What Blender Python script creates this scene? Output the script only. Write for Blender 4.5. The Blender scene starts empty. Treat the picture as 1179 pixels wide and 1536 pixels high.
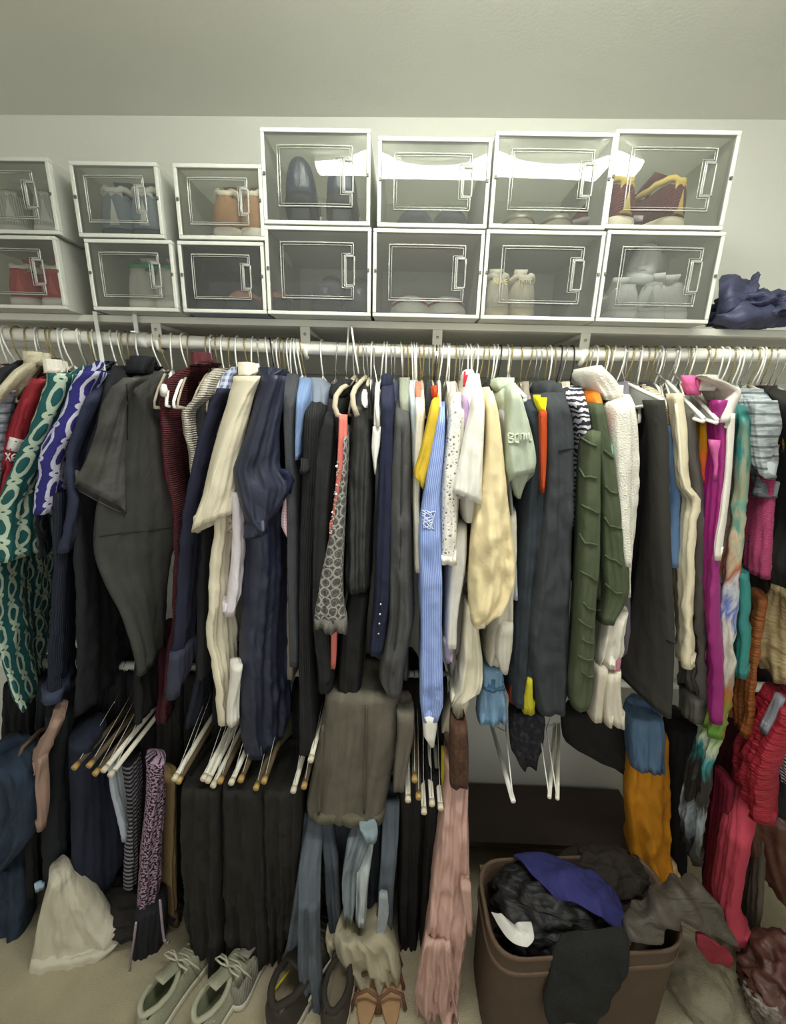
import bpy, bmesh, math, random
from mathutils import Vector, Matrix, noise
from mathutils.bvhtree import BVHTree

# ---------------------------------------------------------------- camera
W_IMG, H_IMG, FPX = 1179.0, 1536.0, 627.0
CAM = Vector((0.0, 0.0, 1.87))
PITCH, YAW, ROLL = math.radians(15.0), math.radians(1.2), math.radians(1.15)
Fw = Vector((-math.sin(YAW)*math.cos(PITCH), math.cos(YAW)*math.cos(PITCH), -math.sin(PITCH)))
R0 = Vector((math.cos(YAW), math.sin(YAW), 0)); U0 = R0.cross(Fw)
Rt = R0*math.cos(ROLL) + U0*math.sin(ROLL); Up = U0*math.cos(ROLL) - R0*math.sin(ROLL)
scene = bpy.context.scene
C = scene.collection
cd = bpy.data.cameras.new('camera'); cam = bpy.data.objects.new('camera', cd); C.objects.link(cam)
cam.matrix_world = Matrix(((Rt.x, Up.x, -Fw.x, CAM.x), (Rt.y, Up.y, -Fw.y, CAM.y), (Rt.z, Up.z, -Fw.z, CAM.z), (0, 0, 0, 1)))
cd.sensor_fit = 'HORIZONTAL'; cd.sensor_width = 36.0; cd.lens = FPX/W_IMG*36.0; cd.clip_start = 0.02
scene.camera = cam
# ---------------------------------------------------------------- light and exposure
vs = scene.view_settings
vs.view_transform = 'Standard'; vs.look = 'None'; vs.gamma = 1.0; vs.use_curve_mapping = False; vs.exposure = 0.6
LAMP_STRENGTH, WORLD_STRENGTH = 29.0, 0.68
wd = bpy.data.worlds.new('world'); scene.world = wd; wd.use_nodes = True
wd.node_tree.nodes['Background'].inputs[0].default_value = (1.0, 0.99, 0.94, 1); wd.node_tree.nodes['Background'].inputs[1].default_value = WORLD_STRENGTH

# ---------------------------------------------------------------- helpers
def ray(px, py): return Fw + Rt*((px-W_IMG/2)/FPX) - Up*((py-H_IMG/2)/FPX)
def PY(px, py, Y):
    d = ray(px, py); return CAM + d*((Y-CAM.y)/d.y)
def PZ(px, py, Z):
    d = ray(px, py); return CAM + d*((Z-CAM.z)/d.z)
def Xof(px, y, z):
    a = Rt - Fw*((px-W_IMG/2)/FPX); return CAM.x - (a.y*(y-CAM.y) + a.z*(z-CAM.z))/a.x
def lerp(a, b, t): return a+(b-a)*t
def sgnpow(c, e): return math.copysign(abs(c)**e, c)
def s2l(h):
    h = h.lstrip('#'); o = []
    for i in (0, 2, 4):
        c = int(h[i:i+2], 16)/255; o.append(c/12.92 if c <= .04045 else ((c+.055)/1.055)**2.4)
    return (*o, 1.0)
def tag(o, label, cat, group=None):
    o['label'] = label; o['category'] = cat
    if group: o['group'] = group
    return o
def empty(name, loc=(0, 0, 0)):
    o = bpy.data.objects.new(name, None); o.location = loc; o.empty_display_size = .05; C.objects.link(o); return o
def mesh_obj(name, verts, faces, m=None, parent=None, smooth=True, uvs=None, origin=None, mats=None, fm=None):
    me = bpy.data.meshes.new(name)
    og = Vector(origin) if origin is not None else Vector((0, 0, 0))
    me.from_pydata([tuple(Vector(v)-og) for v in verts], [], faces)
    if uvs:
        ul = me.uv_layers.new(name='UVMap')
        flat = []
        for l in me.loops: flat.extend(uvs[l.vertex_index])
        ul.data.foreach_set('uv', flat)
    if smooth: me.polygons.foreach_set('use_smooth', [True]*len(me.polygons))
    for mm in (mats or ([m] if m else [])): me.materials.append(mm)
    if fm: me.polygons.foreach_set('material_index', fm)
    me.update()
    o = bpy.data.objects.new(name, me); C.objects.link(o)
    if parent: o.parent = parent
    elif origin is not None: o.location = og
    return o
def struct(o): o['kind'] = 'structure'; return o
class MB:
    def __init__(s): s.v = []; s.f = []
    def box(s, c, d, R=None):
        b = len(s.v)
        for z in (-1, 1):
            for y in (-1, 1):
                for x in (-1, 1):
                    p = Vector((x*d[0]/2, y*d[1]/2, z*d[2]/2))
                    if R: p = R @ p
                    s.v.append(Vector(c)+p)
        for q in ((0,2,3,1),(4,5,7,6),(0,1,5,4),(2,6,7,3),(0,4,6,2),(1,3,7,5)): s.f.append(tuple(b+i for i in q))
        return s
    def tube(s, pts, r, n=8, closed=False, caps=True, flat=1.0):
        pts = [Vector(p) for p in pts]; m = len(pts); b = len(s.v); prev = None
        for i, p in enumerate(pts):
            if closed: t = pts[(i+1) % m]-pts[i-1]
            else: t = pts[min(i+1, m-1)]-pts[max(i-1, 0)]
            t.normalize()
            a = prev if prev else (Vector((0,0,1)) if abs(t.z) < .9 else Vector((1,0,0)))
            u = (a - t*a.dot(t)); u.normalize(); w = t.cross(u); prev = u
            rr = r[i] if isinstance(r, (list, tuple)) else r
            for k in range(n):
                an = 2*math.pi*k/n; s.v.append(p+u*(rr*math.cos(an))+w*(rr*flat*math.sin(an)))
        for i in range(m if closed else m-1):
            for k in range(n):
                j = (i+1) % m
                s.f.append((b+i*n+k, b+i*n+(k+1) % n, b+j*n+(k+1) % n, b+j*n+k))
        if caps and not closed:
            s.f.append(tuple(b+k for k in reversed(range(n)))); s.f.append(tuple(b+(m-1)*n+k for k in range(n)))
        return s
    def build(s, name, m, parent=None, smooth=False, origin=None):
        return mesh_obj(name, s.v, s.f, m, parent, smooth, origin=origin)
def bev(o, w=.003, seg=2):
    b = o.modifiers.new('bevel', 'BEVEL'); b.width = w; b.segments = seg; b.limit_method = 'ANGLE'; return o
def auto_smooth(o):
    for p in o.data.polygons: p.use_smooth = True
    return o
def cr(p0, p1, p2, p3, t):
    return .5*((2*p1)+(p2-p0)*t+(2*p0-5*p1+4*p2-p3)*t*t+(3*p1-p0-3*p2+p3)*t**3)

# ---------------------------------------------------------------- materials
MC = {}
class NT:
    def __init__(s, m):
        m.use_nodes = True; s.t = m.node_tree; s.n = s.t.nodes; s.n.clear()
    def new(s, ty, ins=None, **kw):
        x = s.n.new(ty)
        for k, v in kw.items(): setattr(x, k, v)
        for k, v in (ins or {}).items():
            if isinstance(v, bpy.types.NodeSocket): s.t.links.new(v, x.inputs[k])
            else: x.inputs[k].default_value = v
        return x
    def math(s, op, a, b=0.0, c=None):
        d = {0: a, 1: b}
        if c is not None: d[2] = c
        return s.new('ShaderNodeMath', d, operation=op).outputs[0]
    def mix(s, f, a, b, ty='MIX'):
        x = s.new('ShaderNodeMix', data_type='RGBA', blend_type=ty)
        for i, v in ((0, f), (6, a), (7, b)):
            if isinstance(v, bpy.types.NodeSocket): s.t.links.new(v, x.inputs[i])
            else: x.inputs[i].default_value = v
        return x.outputs[2]
    def ramp(s, f, stops, interp='LINEAR'):
        x = s.new('ShaderNodeValToRGB', {0: f}); e = x.color_ramp; e.interpolation = interp
        while len(e.elements) < len(stops): e.elements.new(.5)
        for el, (p, c) in zip(e.elements, stops): el.position = p; el.color = c
        return x.outputs[0]
def solid(name, hexc, rough=.5, metal=0.0, spec=.5, bump=0, bscale=200, mottle=0.06, emit=0):
    if name in MC: return MC[name]
    m = bpy.data.materials.new(name); t = NT(m); col = s2l(hexc)
    tc = t.new('ShaderNodeTexCoord').outputs['Object']
    nz = t.new('ShaderNodeTexNoise', {0: tc, 'Scale': 12.0, 'Detail': 4.0}).outputs[0]
    cc = t.mix(nz, tuple(c*(1-mottle) for c in col[:3])+(1,), tuple(min(1, c*(1+mottle)) for c in col[:3])+(1,))
    b = t.new('ShaderNodeBsdfPrincipled', {'Base Color': cc, 'Roughness': rough, 'Metallic': metal, 'Specular IOR Level': spec})
    if emit: b.inputs['Emission Color'].default_value = col; b.inputs['Emission Strength'].default_value = emit
    if bump:
        n2 = t.new('ShaderNodeTexNoise', {0: tc, 'Scale': float(bscale), 'Detail': 3.0}).outputs[0]
        bp = t.new('ShaderNodeBump', {'Strength': bump, 'Distance': .004, 'Height': n2}); t.t.links.new(bp.outputs[0], b.inputs['Normal'])
    t.new('ShaderNodeOutputMaterial', {0: b.outputs[0]}); MC[name] = m; return m
def clear(name, haze=.08, rough=.03, tint='#eef0ec', ior=1.45):
    if name in MC: return MC[name]
    m = bpy.data.materials.new(name); t = NT(m)
    tr = t.new('ShaderNodeBsdfTransparent', {0: s2l(tint)}); df = t.new('ShaderNodeBsdfDiffuse', {0: s2l('#e6e8e2')})
    gl = t.new('ShaderNodeBsdfGlossy', {'Roughness': rough}); fr = t.new('ShaderNodeFresnel', {'IOR': ior})
    a = t.new('ShaderNodeMixShader', {0: haze, 1: tr.outputs[0], 2: df.outputs[0]})
    b = t.new('ShaderNodeMixShader', {0: fr.outputs[0], 1: a.outputs[0], 2: gl.outputs[0]})
    t.new('ShaderNodeOutputMaterial', {0: b.outputs[0]}); MC[name] = m; return m
def fabric(hexc, kind='plain', h2=None, sc=1.0, stops=None, rough=None):
    key = (hexc, kind, h2, sc)
    if key in MC: return MC[key]
    m = bpy.data.materials.new('cloth_'+kind); t = NT(m); c1 = s2l(hexc)
    if sum(c1[:3])/3 < .06: c1 = tuple(x*1.4+.004 for x in c1[:3])+(1,)
    c2 = s2l(h2) if h2 else tuple(min(1, x*1.35+.01) for x in c1[:3])+(1,)
    uv = t.new('ShaderNodeTexCoord').outputs['UV']
    def noi(scale, detail=3.0, dist=0.0, vec=uv): return t.new('ShaderNodeTexNoise', {0: vec, 'Scale': float(scale), 'Detail': detail, 'Distortion': dist}).outputs[0]
    def mp(sx, sy, rot=0):
        return t.new('ShaderNodeMapping', {0: uv, 'Scale': (sx, sy, 1.0), 'Rotation': (0, 0, rot)}).outputs[0]
    def wave(scale, dirn='X', dist=0.0, vec=uv, dsc=2.0):
        return t.new('ShaderNodeTexWave', {0: vec, 'Scale': float(scale), 'Distortion': dist, 'Detail': 2.0, 'Detail Scale': dsc}, bands_direction=dirn).outputs[1]
    def thr(f, lo, hi): return t.new('ShaderNodeMapRange', {0: f, 1: lo, 2: hi, 3: 0.0, 4: 1.0}).outputs[0]
    dark = tuple(x*.86 for x in c1[:3])+(1,); lite = tuple(min(1, x*1.1) for x in c1[:3])+(1,)
    col = t.mix(noi(9), dark, lite)
    ro = .88; spec = .25; h = noi(700, 1.0); hs = .25; hd = .0015; alpha = None; sheen = .0
    if kind == 'satin': ro = .42; spec = .45; hs = .08
    elif kind == 'knit': h = wave(55*sc, 'X'); hs = .6; hd = .003; col = t.mix(thr(h, .2, .6), tuple(x*.7 for x in c1[:3])+(1,), col)
    elif kind == 'ribh': h = wave(55*sc, 'Y', 1.5); hs = .8; hd = .004; col = t.mix(thr(h, .1, .7), tuple(x*.6 for x in c1[:3])+(1,), col)
    elif kind == 'wash': col = t.mix(thr(noi(26*sc, 6.0), .35, .7), c1, c2)
    elif kind == 'denim':
        col = t.mix(thr(noi(60, 5.0, 0, mp(1, .12)), .3, .75), c1, c2); col = t.mix(thr(noi(5, 2.0), .45, .75), col, c2); h = wave(260, 'DIAGONAL'); hs = .3
    elif kind == 'rings':
        d = t.new('ShaderNodeMix', {0: .012, 4: uv, 5: t.new('ShaderNodeTexNoise', {0: uv, 'Scale': 30.0}).outputs[1]}, data_type='VECTOR').outputs[1]
        sp = t.new('ShaderNodeSeparateXYZ', {0: d}); u = t.math('MULTIPLY', sp.outputs[0], 21.0*sc); v = t.math('MULTIPLY', sp.outputs[1], 13.5*sc)
        iu = t.math('FLOOR', u); v = t.math('ADD', v, t.math('MULTIPLY', iu, .47))
        fu = t.math('SUBTRACT', t.math('FRACT', u), .5); fv = t.math('SUBTRACT', t.math('FRACT', v), .5)
        def ell(a, b, fx, fy): return t.math('SQRT', t.math('ADD', t.math('POWER', t.math('DIVIDE', fx, a), 2.0), t.math('POWER', t.math('DIVIDE', fy, b), 2.0)))
        e1 = t.math('LESS_THAN', t.math('ABSOLUTE', t.math('SUBTRACT', ell(.33, .40, fu, fv), .86)), .23)
        fv2 = t.math('SUBTRACT', t.math('FRACT', t.math('ADD', v, .5)), .5)
        e2 = t.math('LESS_THAN', t.math('ABSOLUTE', t.math('SUBTRACT', ell(.26, .085, fu, fv2), .8)), .45)
        col = t.mix(t.math('MULTIPLY', t.math('MAXIMUM', e1, e2), thr(noi(160, 2.0), .22, .3)), col, c2)
    elif kind == 'lattice':
        vo = t.new('ShaderNodeTexVoronoi', {0: uv, 'Scale': 38.0*sc, 'Randomness': .25}, feature='F1').outputs[0]
        r = t.math('LESS_THAN', t.math('ABSOLUTE', t.math('SUBTRACT', vo, .50)), .07)
        vo2 = t.new('ShaderNodeTexVoronoi', {0: uv, 'Scale': 76.0*sc, 'Randomness': .3}, feature='F1').outputs[0]
        r2 = t.math('LESS_THAN', t.math('ABSOLUTE', t.math('SUBTRACT', vo2, .55)), .06)
        col = t.mix(t.math('MAXIMUM', r, t.math('MULTIPLY', r2, .35)), col, c2)
    elif kind == 'stripe': col = t.mix(thr(wave(42*sc, 'X', .6), .45, .6), c1, c2)
    elif kind == 'stripeh': col = t.mix(thr(wave(22*sc, 'Y', .8), .45, .55), c1, c2)
    elif kind == 'check':
        col = t.mix(t.math('MULTIPLY', thr(wave(20*sc, 'X'), .4, .6), .5), c1, c2); col = t.mix(t.math('MULTIPLY', thr(wave(20*sc, 'Y'), .4, .6), .5), col, c2)
    elif kind == 'squiggle': col = t.mix(thr(noi(120*sc, 0.0, 0.0), .47, .52), c1, c2)
    elif kind == 'zebra': col = t.mix(thr(wave(16*sc, 'Y', 7.0, uv, 1.5), .45, .55), c1, c2)
    elif kind == 'tweed':
        col = t.mix(thr(noi(80, 4.0, 0, mp(.35, 1.6)), .4, .6), c1, c2); col = t.mix(t.math('MULTIPLY', thr(wave(13, 'Y'), .8, .95), .7), col, s2l('#33373c')); h = noi(200); hs = .5
    elif kind == 'speck': col = t.mix(thr(noi(110*sc, 4.0), .5, .62), c1, c2)
    elif kind == 'dye': 
        gz = t.new('ShaderNodeSeparateXYZ', {0: t.new('ShaderNodeTexCoord').outputs['Generated']}).outputs[2]
        ff = t.math('ADD', gz, t.math('MULTIPLY', t.math('SUBTRACT', noi(13, 5.0, 1.6, mp(2.2, .55, .3)), .5), .42*sc))
        col = t.ramp(ff, [(p, s2l(cx)) for p, cx in stops]); ro = .45
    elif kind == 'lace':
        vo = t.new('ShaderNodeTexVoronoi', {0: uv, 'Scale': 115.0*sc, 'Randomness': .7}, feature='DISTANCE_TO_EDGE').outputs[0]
        col = t.mix(thr(vo, .22, .30), col, s2l(h2 or '#7d786c')); h = vo; hs = .6; hd = .004  # lace holes are painted darker, standing in for the shade behind them
    elif kind == 'sheer': alpha = .9
    elif kind == 'crinkle': h = noi(14*sc, 4.0, 1.0, mp(.5, 2.4)); hs = .9; hd = .02; ro = .55; spec = .4
    elif kind == 'cord': h = wave(90*sc, 'X'); hs = .5; hd = .003
    elif kind == 'leather': h = noi(60*sc, 5.0); hs = .3; hd = .006; ro = .42; spec = .5
    elif kind == 'fleece': h = noi(260*sc, 4.0); hs = .7; hd = .006; ro = 1.0
    elif kind == 'patch': h = noi(40, 5.0); hs = .25
    if rough is not None: ro = rough
    wr = noi(13, 3.0, .5, mp(1.5, .7, .35))
    b1 = t.new('ShaderNodeBump', {'Strength': .6, 'Distance': .013, 'Height': wr})
    b2 = t.new('ShaderNodeBump', {'Strength': hs, 'Distance': hd, 'Height': h, 'Normal': b1.outputs[0]})
    b = t.new('ShaderNodeBsdfPrincipled', {'Base Color': col, 'Roughness': ro, 'Specular IOR Level': spec, 'Normal': b2.outputs[0]})
    out = b.outputs[0]
    if alpha is not None:
        tr = t.new('ShaderNodeBsdfTransparent'); out = t.new('ShaderNodeMixShader', {0: alpha, 1: tr.outputs[0], 2: out}).outputs[0]
    t.new('ShaderNodeOutputMaterial', {0: out}); MC[key] = m; return m

# ---------------------------------------------------------------- cloth builders
def rows_of(s):
    return [tuple(float(q) for q in r.split(',')) for r in s.split()]
MODE = {'L': (1.0, 1.34, .03), 'C': (1.0, 1.0, .30), 'R': (1.34, 1.0, .03), 'S': (.97, .97, .085), 'T': (.98, .98, .03)}
YROD = 1.20
SEED = [0]
def cloth(name, rows, mode='C', mat=None, dy=0.0, sh=0, amp=.006, k=2.0, tilt=0.0, bd=0.0, D=None, yl=None, yr=None, parent=None, origin=None, n=68, step=9, top=True, crumple=1.0, scallop=0.0):
    """a hollow hanging tube of cloth; rows are (level, left edge, right edge) read off the photo, laid at the garment's own depth"""
    SEED[0] += 1; sd = SEED[0]; rnd = random.Random(sd*7+3)
    rows = rows_of(rows) if isinstance(rows, str) else rows
    a, b, d = MODE[mode]
    a = (yl if yl is not None else a)+dy; b = (yr if yr is not None else b)+dy; d = D if D is not None else d
    rows = [r if len(r) == 4 else (*r, 0.0) for r in rows]
    py0, py1 = rows[0][0], rows[-1][0]
    fine = []
    for i in range(len(rows)-1):
        p0, p1, p2, p3 = rows[max(i-1, 0)], rows[i], rows[i+1], rows[min(i+2, len(rows)-1)]
        m = max(1, int(round((p2[0]-p1[0])/step)))
        for q in range(m):
            t = q/m
            fine.append((lerp(p1[0], p2[0], t), cr(p0[1], p1[1], p2[1], p3[1], t), cr(p0[2], p1[2], p2[2], p3[2], t), lerp(p1[3], p2[3], t)))
    fine.append(rows[-1])
    dome = 22.0 if (not sh and py1-py0 > 60 and mode in 'CS') else (9.0 if name in ('collar', 'hood') else 0)
    dk = .45 if dome > 10 else .75; dd0 = .07 if dome > 10 else .015
    f1, f2, f3 = rnd.random()*6, rnd.random()*6, rnd.random()*6
    V = []; UV = []; rings = []
    for (py, xl, xr, dq) in fine:
        v = (py-py0)/max(1.0, py1-py0)
        t = 1.0
        if sh: t = min(1.0, (py-py0)/sh)**.62
        ya, yb, dd = lerp(YROD-.03, a, t), lerp(YROD-.03, b, t), lerp(min(.06, d), d, t)
        ya += dq; yb += dq
        if dome:
            td = math.sqrt(max(0.0, 1-(1-min(1.0, (py-py0)/dome))**2)); ya += dd0*(1-td); yb += dd0*(1-td)
            mx = (xl+xr)/2; xl, xr = lerp(mx, xl, dk+(1-dk)*td), lerp(mx, xr, dk+(1-dk)*td)
        z = PY(xl, py, ya).z if ya <= yb else PY(xr, py, yb).z
        L = Vector((Xof(xl, ya, z), ya, z)); R = Vector((Xof(xr, yb, z), yb, z))
        half = (R-L)/2; cen = (L+R)/2; hl = max(half.length, 1e-4)
        pp = Vector((-half.y, half.x, 0))
        if pp.length < 1e-6: pp = Vector((0, 1, 0))
        pp.normalize()
        vw = Vector((cen.x-CAM.x, cen.y-CAM.y, 0))
        if pp.dot(vw) < 0: pp = -pp
        ramp = .35+.65*v
        ring = []
        kk = k*max(.5, min(1.35, hl/.04)); am = amp*max(.35, min(1.0, hl/.045))*(.75 if mode in 'LR' else 1)
        for j in range(n):
            if j < n//2: cc = 1-4.0*j/n; sg = 1
            else: cc = -1+4.0*(j-n//2)/n; sg = -1
            cc *= 1.12-.12*cc*cc
            ss = sg*max(0.0, 1-abs(cc)**(5 if mode in 'CST' else 4))**.4
            tb = (ss+1)/2
            w = cc*(1-.3*tb) if mode in 'CST' else cc
            f = .9-1.9*abs(math.sin(.5*(kk*math.pi*cc+f1+1.4*v+.9*math.sin(4*v+f3)))) **1.1+.45*math.sin(2.3*kk*math.pi*cc+f2-2.2*v+noise.noise((v*3+sd, cc, 1.7))*2)
            P = cen+half*w+pp*(dd*tb)
            if mode in 'LR': P.x -= pp.x*abs(pp.x)*dd*.55*((1-cc)/2 if mode == 'L' else (1+cc)/2)
            nz = (noise.noise((P.x*13+sd*3.1, P.y*13, P.z*8))*1.3+(.6-abs(noise.noise((P.x*24+P.z*9+sd, P.y*24, P.z*17-P.x*9)))*2.4)*1.25)*crumple
            P = P+pp*(am*ramp*(f*(1 if ss < .3 else .5)+nz)) + half.normalized()*(am*.45*ramp*noise.noise((P.z*9+sd, 4.2, cc*.7)))
            P.z += tilt*w*v**3 - bd*tb*v**4 + scallop*math.sin(cc*6+f2)*v**6
            ring.append(P)
        st_i = {'L': n//2, 'R': 0}.get(mode, 3*n//4); us = [0.0]*n; acc = 0.0
        for q in range(1, n//2+1):
            acc += (ring[(st_i+q) % n]-ring[(st_i+q-1) % n]).length; us[(st_i+q) % n] = acc
        acc = 0.0
        for q in range(1, n//2):
            acc += (ring[(st_i-q) % n]-ring[(st_i-q+1) % n]).length; us[(st_i-q) % n] = -acc
        UV.extend((us[j]+sd*.31, ring[j].z+sd*.17) for j in range(n))
        rings.append(ring); V.extend(ring)
    F = []; m = len(rings)
    for i in range(m-1):
        for j in range(n):
            F.append((i*n+j, i*n+(j+1) % n, (i+1)*n+(j+1) % n, (i+1)*n+j))
    # hollow hem
    last = rings[-1]; ctr = sum(last, Vector())/n; b0 = (m-1)*n
    for sc_, dz in ((.90, .002), (.86, .035)):
        bb = len(V)
        for p in last: V.append(Vector((ctr.x+(p.x-ctr.x)*sc_, ctr.y+(p.y-ctr.y)*sc_, p.z+dz))); UV.append((p.x, p.z))
        for j in range(n): F.append((b0+j, b0+(j+1) % n, bb+(j+1) % n, bb+j))
        b0 = bb
    F.append(tuple(b0+j for j in range(n)))
    if top: F.append(tuple(reversed(range(n))))
    og = origin if origin is not None else Vector((ctr.x, ctr.y, min(p.z for p in last)))
    o = mesh_obj(name, V, F, mat, parent, True, UV, og)
    o_info = (og, rings)
    return o, o_info
def sheet(name, grid, mat, parent=None, origin=None, sub=8, thick=.006, amp=.008, fr=14, world=False, uvs=1.0, fold=0.0, fk=3.0, fdir=0):
    """a draped piece of cloth through a grid of points (level, column, own depth)"""
    SEED[0] += 1; sd = SEED[0]
    g = [[(p if world else PY(*p)) for p in r] for r in grid]; m, n = len(g), len(g[0])
    def S(i, j): return g[max(0, min(m-1, i))][max(0, min(n-1, j))]
    def ev(u, v):
        i, j = min(int(u), m-2), min(int(v), n-2); a, b = u-i, v-j
        r = [cr(S(i+q, j-1), S(i+q, j), S(i+q, j+1), S(i+q, j+2), b) for q in (-1, 0, 1, 2)]
        return cr(*r, a)
    M, Nn = (m-1)*sub+1, (n-1)*sub+1
    P = [[ev(i/sub, j/sub) for j in range(Nn)] for i in range(M)]
    V = []; UV = []
    for i in range(M):
        for j in range(Nn):
            du = P[min(i+1, M-1)][j]-P[max(i-1, 0)][j]; dv = P[i][min(j+1, Nn-1)]-P[i][max(j-1, 0)]
            nn = du.cross(dv); nn = nn.normalized() if nn.length > 1e-9 else Vector((0, -1, 0))
            p = P[i][j]
            q = noise.noise((p.x*fr+sd*5, p.y*fr, p.z*fr))+.5*noise.noise((p.x*fr*2.3, p.y*fr*2.3+sd, p.z*fr*2.3))
            tt = (j/(Nn-1) if fdir == 0 else i/(M-1)); oo = (i/(M-1) if fdir == 0 else j/(Nn-1))
            q2 = fold*(.5-abs(math.sin(math.pi*fk*(tt+.16*math.sin(oo*3+sd)+.25*noise.noise((p.x*6+sd, p.y*6, p.z*6))))))
            V.append(p+nn*(amp*q+q2)); UV.append((p.x*uvs+p.y*.3, p.z*uvs+p.y*.7))
    F = [(i*Nn+j, i*Nn+j+1, (i+1)*Nn+j+1, (i+1)*Nn+j) for i in range(M-1) for j in range(Nn-1)]
    og = origin if origin is not None else sum(V, Vector())/len(V)
    o = mesh_obj(name, V, F, mat, parent, True, UV, og)
    s = o.modifiers.new('thickness', 'SOLIDIFY'); s.thickness = thick; s.offset = 0
    return o
def crumple(name, c, r, mat, amp=.25, fr=9, parent=None, origin=None, flat=.5):
    """a wadded heap of cloth"""
    SEED[0] += 1; sd = SEED[0]
    bm = bmesh.new(); bmesh.ops.create_icosphere(bm, subdivisions=5, radius=1.0)
    for v in bm.verts:
        d = v.co.copy()
        q = 1-abs(noise.noise((d.x*2+sd, d.y*2, d.z*2.4)))*1.5
        q2 = 1-abs(noise.noise((d.x*4.5+sd*2, d.y*4.5, d.z*5)))*1.5
        s = 1+amp*(q*.8+q2*.45-.6)
        v.co = Vector((d.x*r[0]*s, d.y*r[1]*s, max(d.z, -flat)*r[2]*s))
    V = [Vector(c)+v.co for v in bm.verts]; F = [tuple(v.index for v in f.verts) for f in bm.faces]; bm.free()
    uv = [(v.x+v.y*.4, v.z+v.y*.6) for v in V]
    return mesh_obj(name, V, F, mat, parent, True, uv, origin if origin is not None else c)

BV = {}
def surf(root):
    if root.name in BV: return BV[root.name]
    vs_, ps_ = [], []
    for o in [root]+list(root.children):
        if o.type != 'MESH': continue
        off = root.location; b0 = len(vs_)
        vs_ += [v.co+off for v in o.data.vertices]; ps_ += [tuple(b0+i for i in p.vertices) for p in o.data.polygons]
    BV[root.name] = BVHTree.FromPolygons(vs_, ps_); return BV[root.name]
def snap(root, px, py, y, lift=.0015):
    """the point of the garment's own surface seen at this place, a hair above the cloth"""
    d = ray(px, py).normalized(); h = surf(root).ray_cast(CAM, d)
    if h[0] is None: return None
    return h[0]-d*lift
# ---------------------------------------------------------------- the setting
YW = 1.53
ZC = PY(590, 176, YW).z
m_wall = solid('wall_paint', '#e1e2d9', .9, bump=.08, bscale=90, mottle=.015)
m_ceil = solid('ceiling_paint', '#e1e2d9', .95, bump=.1, bscale=120, mottle=.015)
m_trim = solid('trim_paint', '#dcdcd0', .5, mottle=.02)
m_white = solid('white_plastic', '#eceee6', .35, mottle=.02)
m_rod = solid('rod_white', '#f2f1e8', .3, mottle=.03)
XS = 1.85
def slab(name, a, b, m):
    c = [(a[i]+b[i])/2 for i in range(3)]; d = [abs(b[i]-a[i]) for i in range(3)]
    return struct(MB().box((0, 0, 0), d).build(name, m)), c
def setting(name, a, b, m):
    o, c = slab(name, a, b, m); o.location = c; return o
m_carpet = solid('carpet', '#b3a98f', 1.0, bump=1.0, bscale=420, mottle=.18)
setting('floor', (-XS-.1, -1.6, -.05), (XS+.1, YW+.1, 0), m_carpet)
setting('ceiling', (-XS-.1, -1.6, ZC), (XS+.1, YW+.1, ZC+.05), m_ceil)
setting('wall_back', (-XS, YW, 0), (XS, YW+.08, ZC), m_wall)
setting('wall_left', (-XS-.08, -1.6, 0), (-XS, YW+.08, ZC), m_wall)
setting('wall_right', (XS, -1.6, 0), (XS+.08, YW+.08, ZC), m_wall)
setting('baseboard_back', (-XS, YW-.014, 0), (XS, YW, .10), m_trim)

# ceiling lamp: a long diffuser lamp over the closet, just above the frame
lamp = empty('ceiling_lamp', (.20, .60, ZC)); tag(lamp, 'long white ceiling lamp with glowing diffuser above the shelves', 'lamp')
bev(MB().box((0, 0, -.025), (1.04, .09, .05)).build('housing', m_white, lamp), .004)
V = []; F = []
for i, x in enumerate((-.51, -.5, .5, .51)):
    for k in range(13):
        a = math.pi*k/12; s = .6 if i in (0, 3) else 1
        V.append(Vector((x, -math.cos(a)*.075, -.05-math.sin(a)*.035*s)))
for i in range(3):
    for k in range(12): F.append((i*13+k, i*13+k+1, (i+1)*13+k+1, (i+1)*13+k))
F += [tuple(range(13)), tuple(39+k for k in reversed(range(13)))]
mesh_obj('diffuser', V, F, solid('lamp_glow', '#f9faf1', .5, emit=LAMP_STRENGTH, mottle=0), lamp)

# shelf (slightly out of level, as in the photo), cleat, rods
YS = 1.185
pL, pR = PY(0, 479, YS), PY(1179, 506, YS)
def shelf_bot(x): return pL.z+(pR.z-pL.z)*(x-pL.x)/(pR.x-pL.x)
SH_T = .017
def shelf_top(x): return shelf_bot(x)+SH_T
SANG = math.atan2(pR.z-pL.z, pR.x-pL.x)
v = []
for x in (-XS, XS):
    for y in (YS, YW):
        for z in (0, SH_T): v.append((x, y, shelf_bot(x)+z))
so = mesh_obj('closet_shelf', v, [(0,1,3,2),(4,6,7,5),(0,4,5,1),(2,3,7,6),(0,2,6,4),(1,5,7,3)], m_trim, smooth=False, origin=(0, 1.36, shelf_bot(0)))
tag(bev(so, .002), 'long white shelf carrying the clear shoe boxes', 'shelf')
setting('trim_1', (-XS, YW-.018, shelf_bot(0)-.10), (XS, YW, shelf_bot(0)-.035), m_trim)
RODPX = [(-160, 494), (0, 501), (160, 508), (320, 515), (540, 525), (760, 530), (980, 532), (1179, 534), (1330, 535)]
ROD = [PY(x, y, YROD) for x, y in RODPX]
def rod_z(x):
    for a, b in zip(ROD, ROD[1:]):
        if x <= b.x: return a.z+(b.z-a.z)*max(0, (x-a.x))/(b.x-a.x)
    return ROD[-1].z
rod = tag(empty('closet_rod', (0, YROD, rod_z(0))), 'upper white tube rod full of hangers under the shelf', 'rod')
og = Vector((0, YROD, rod_z(0)))
pts = [Vector((-XS, YROD, ROD[0].z+.01))]
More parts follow.
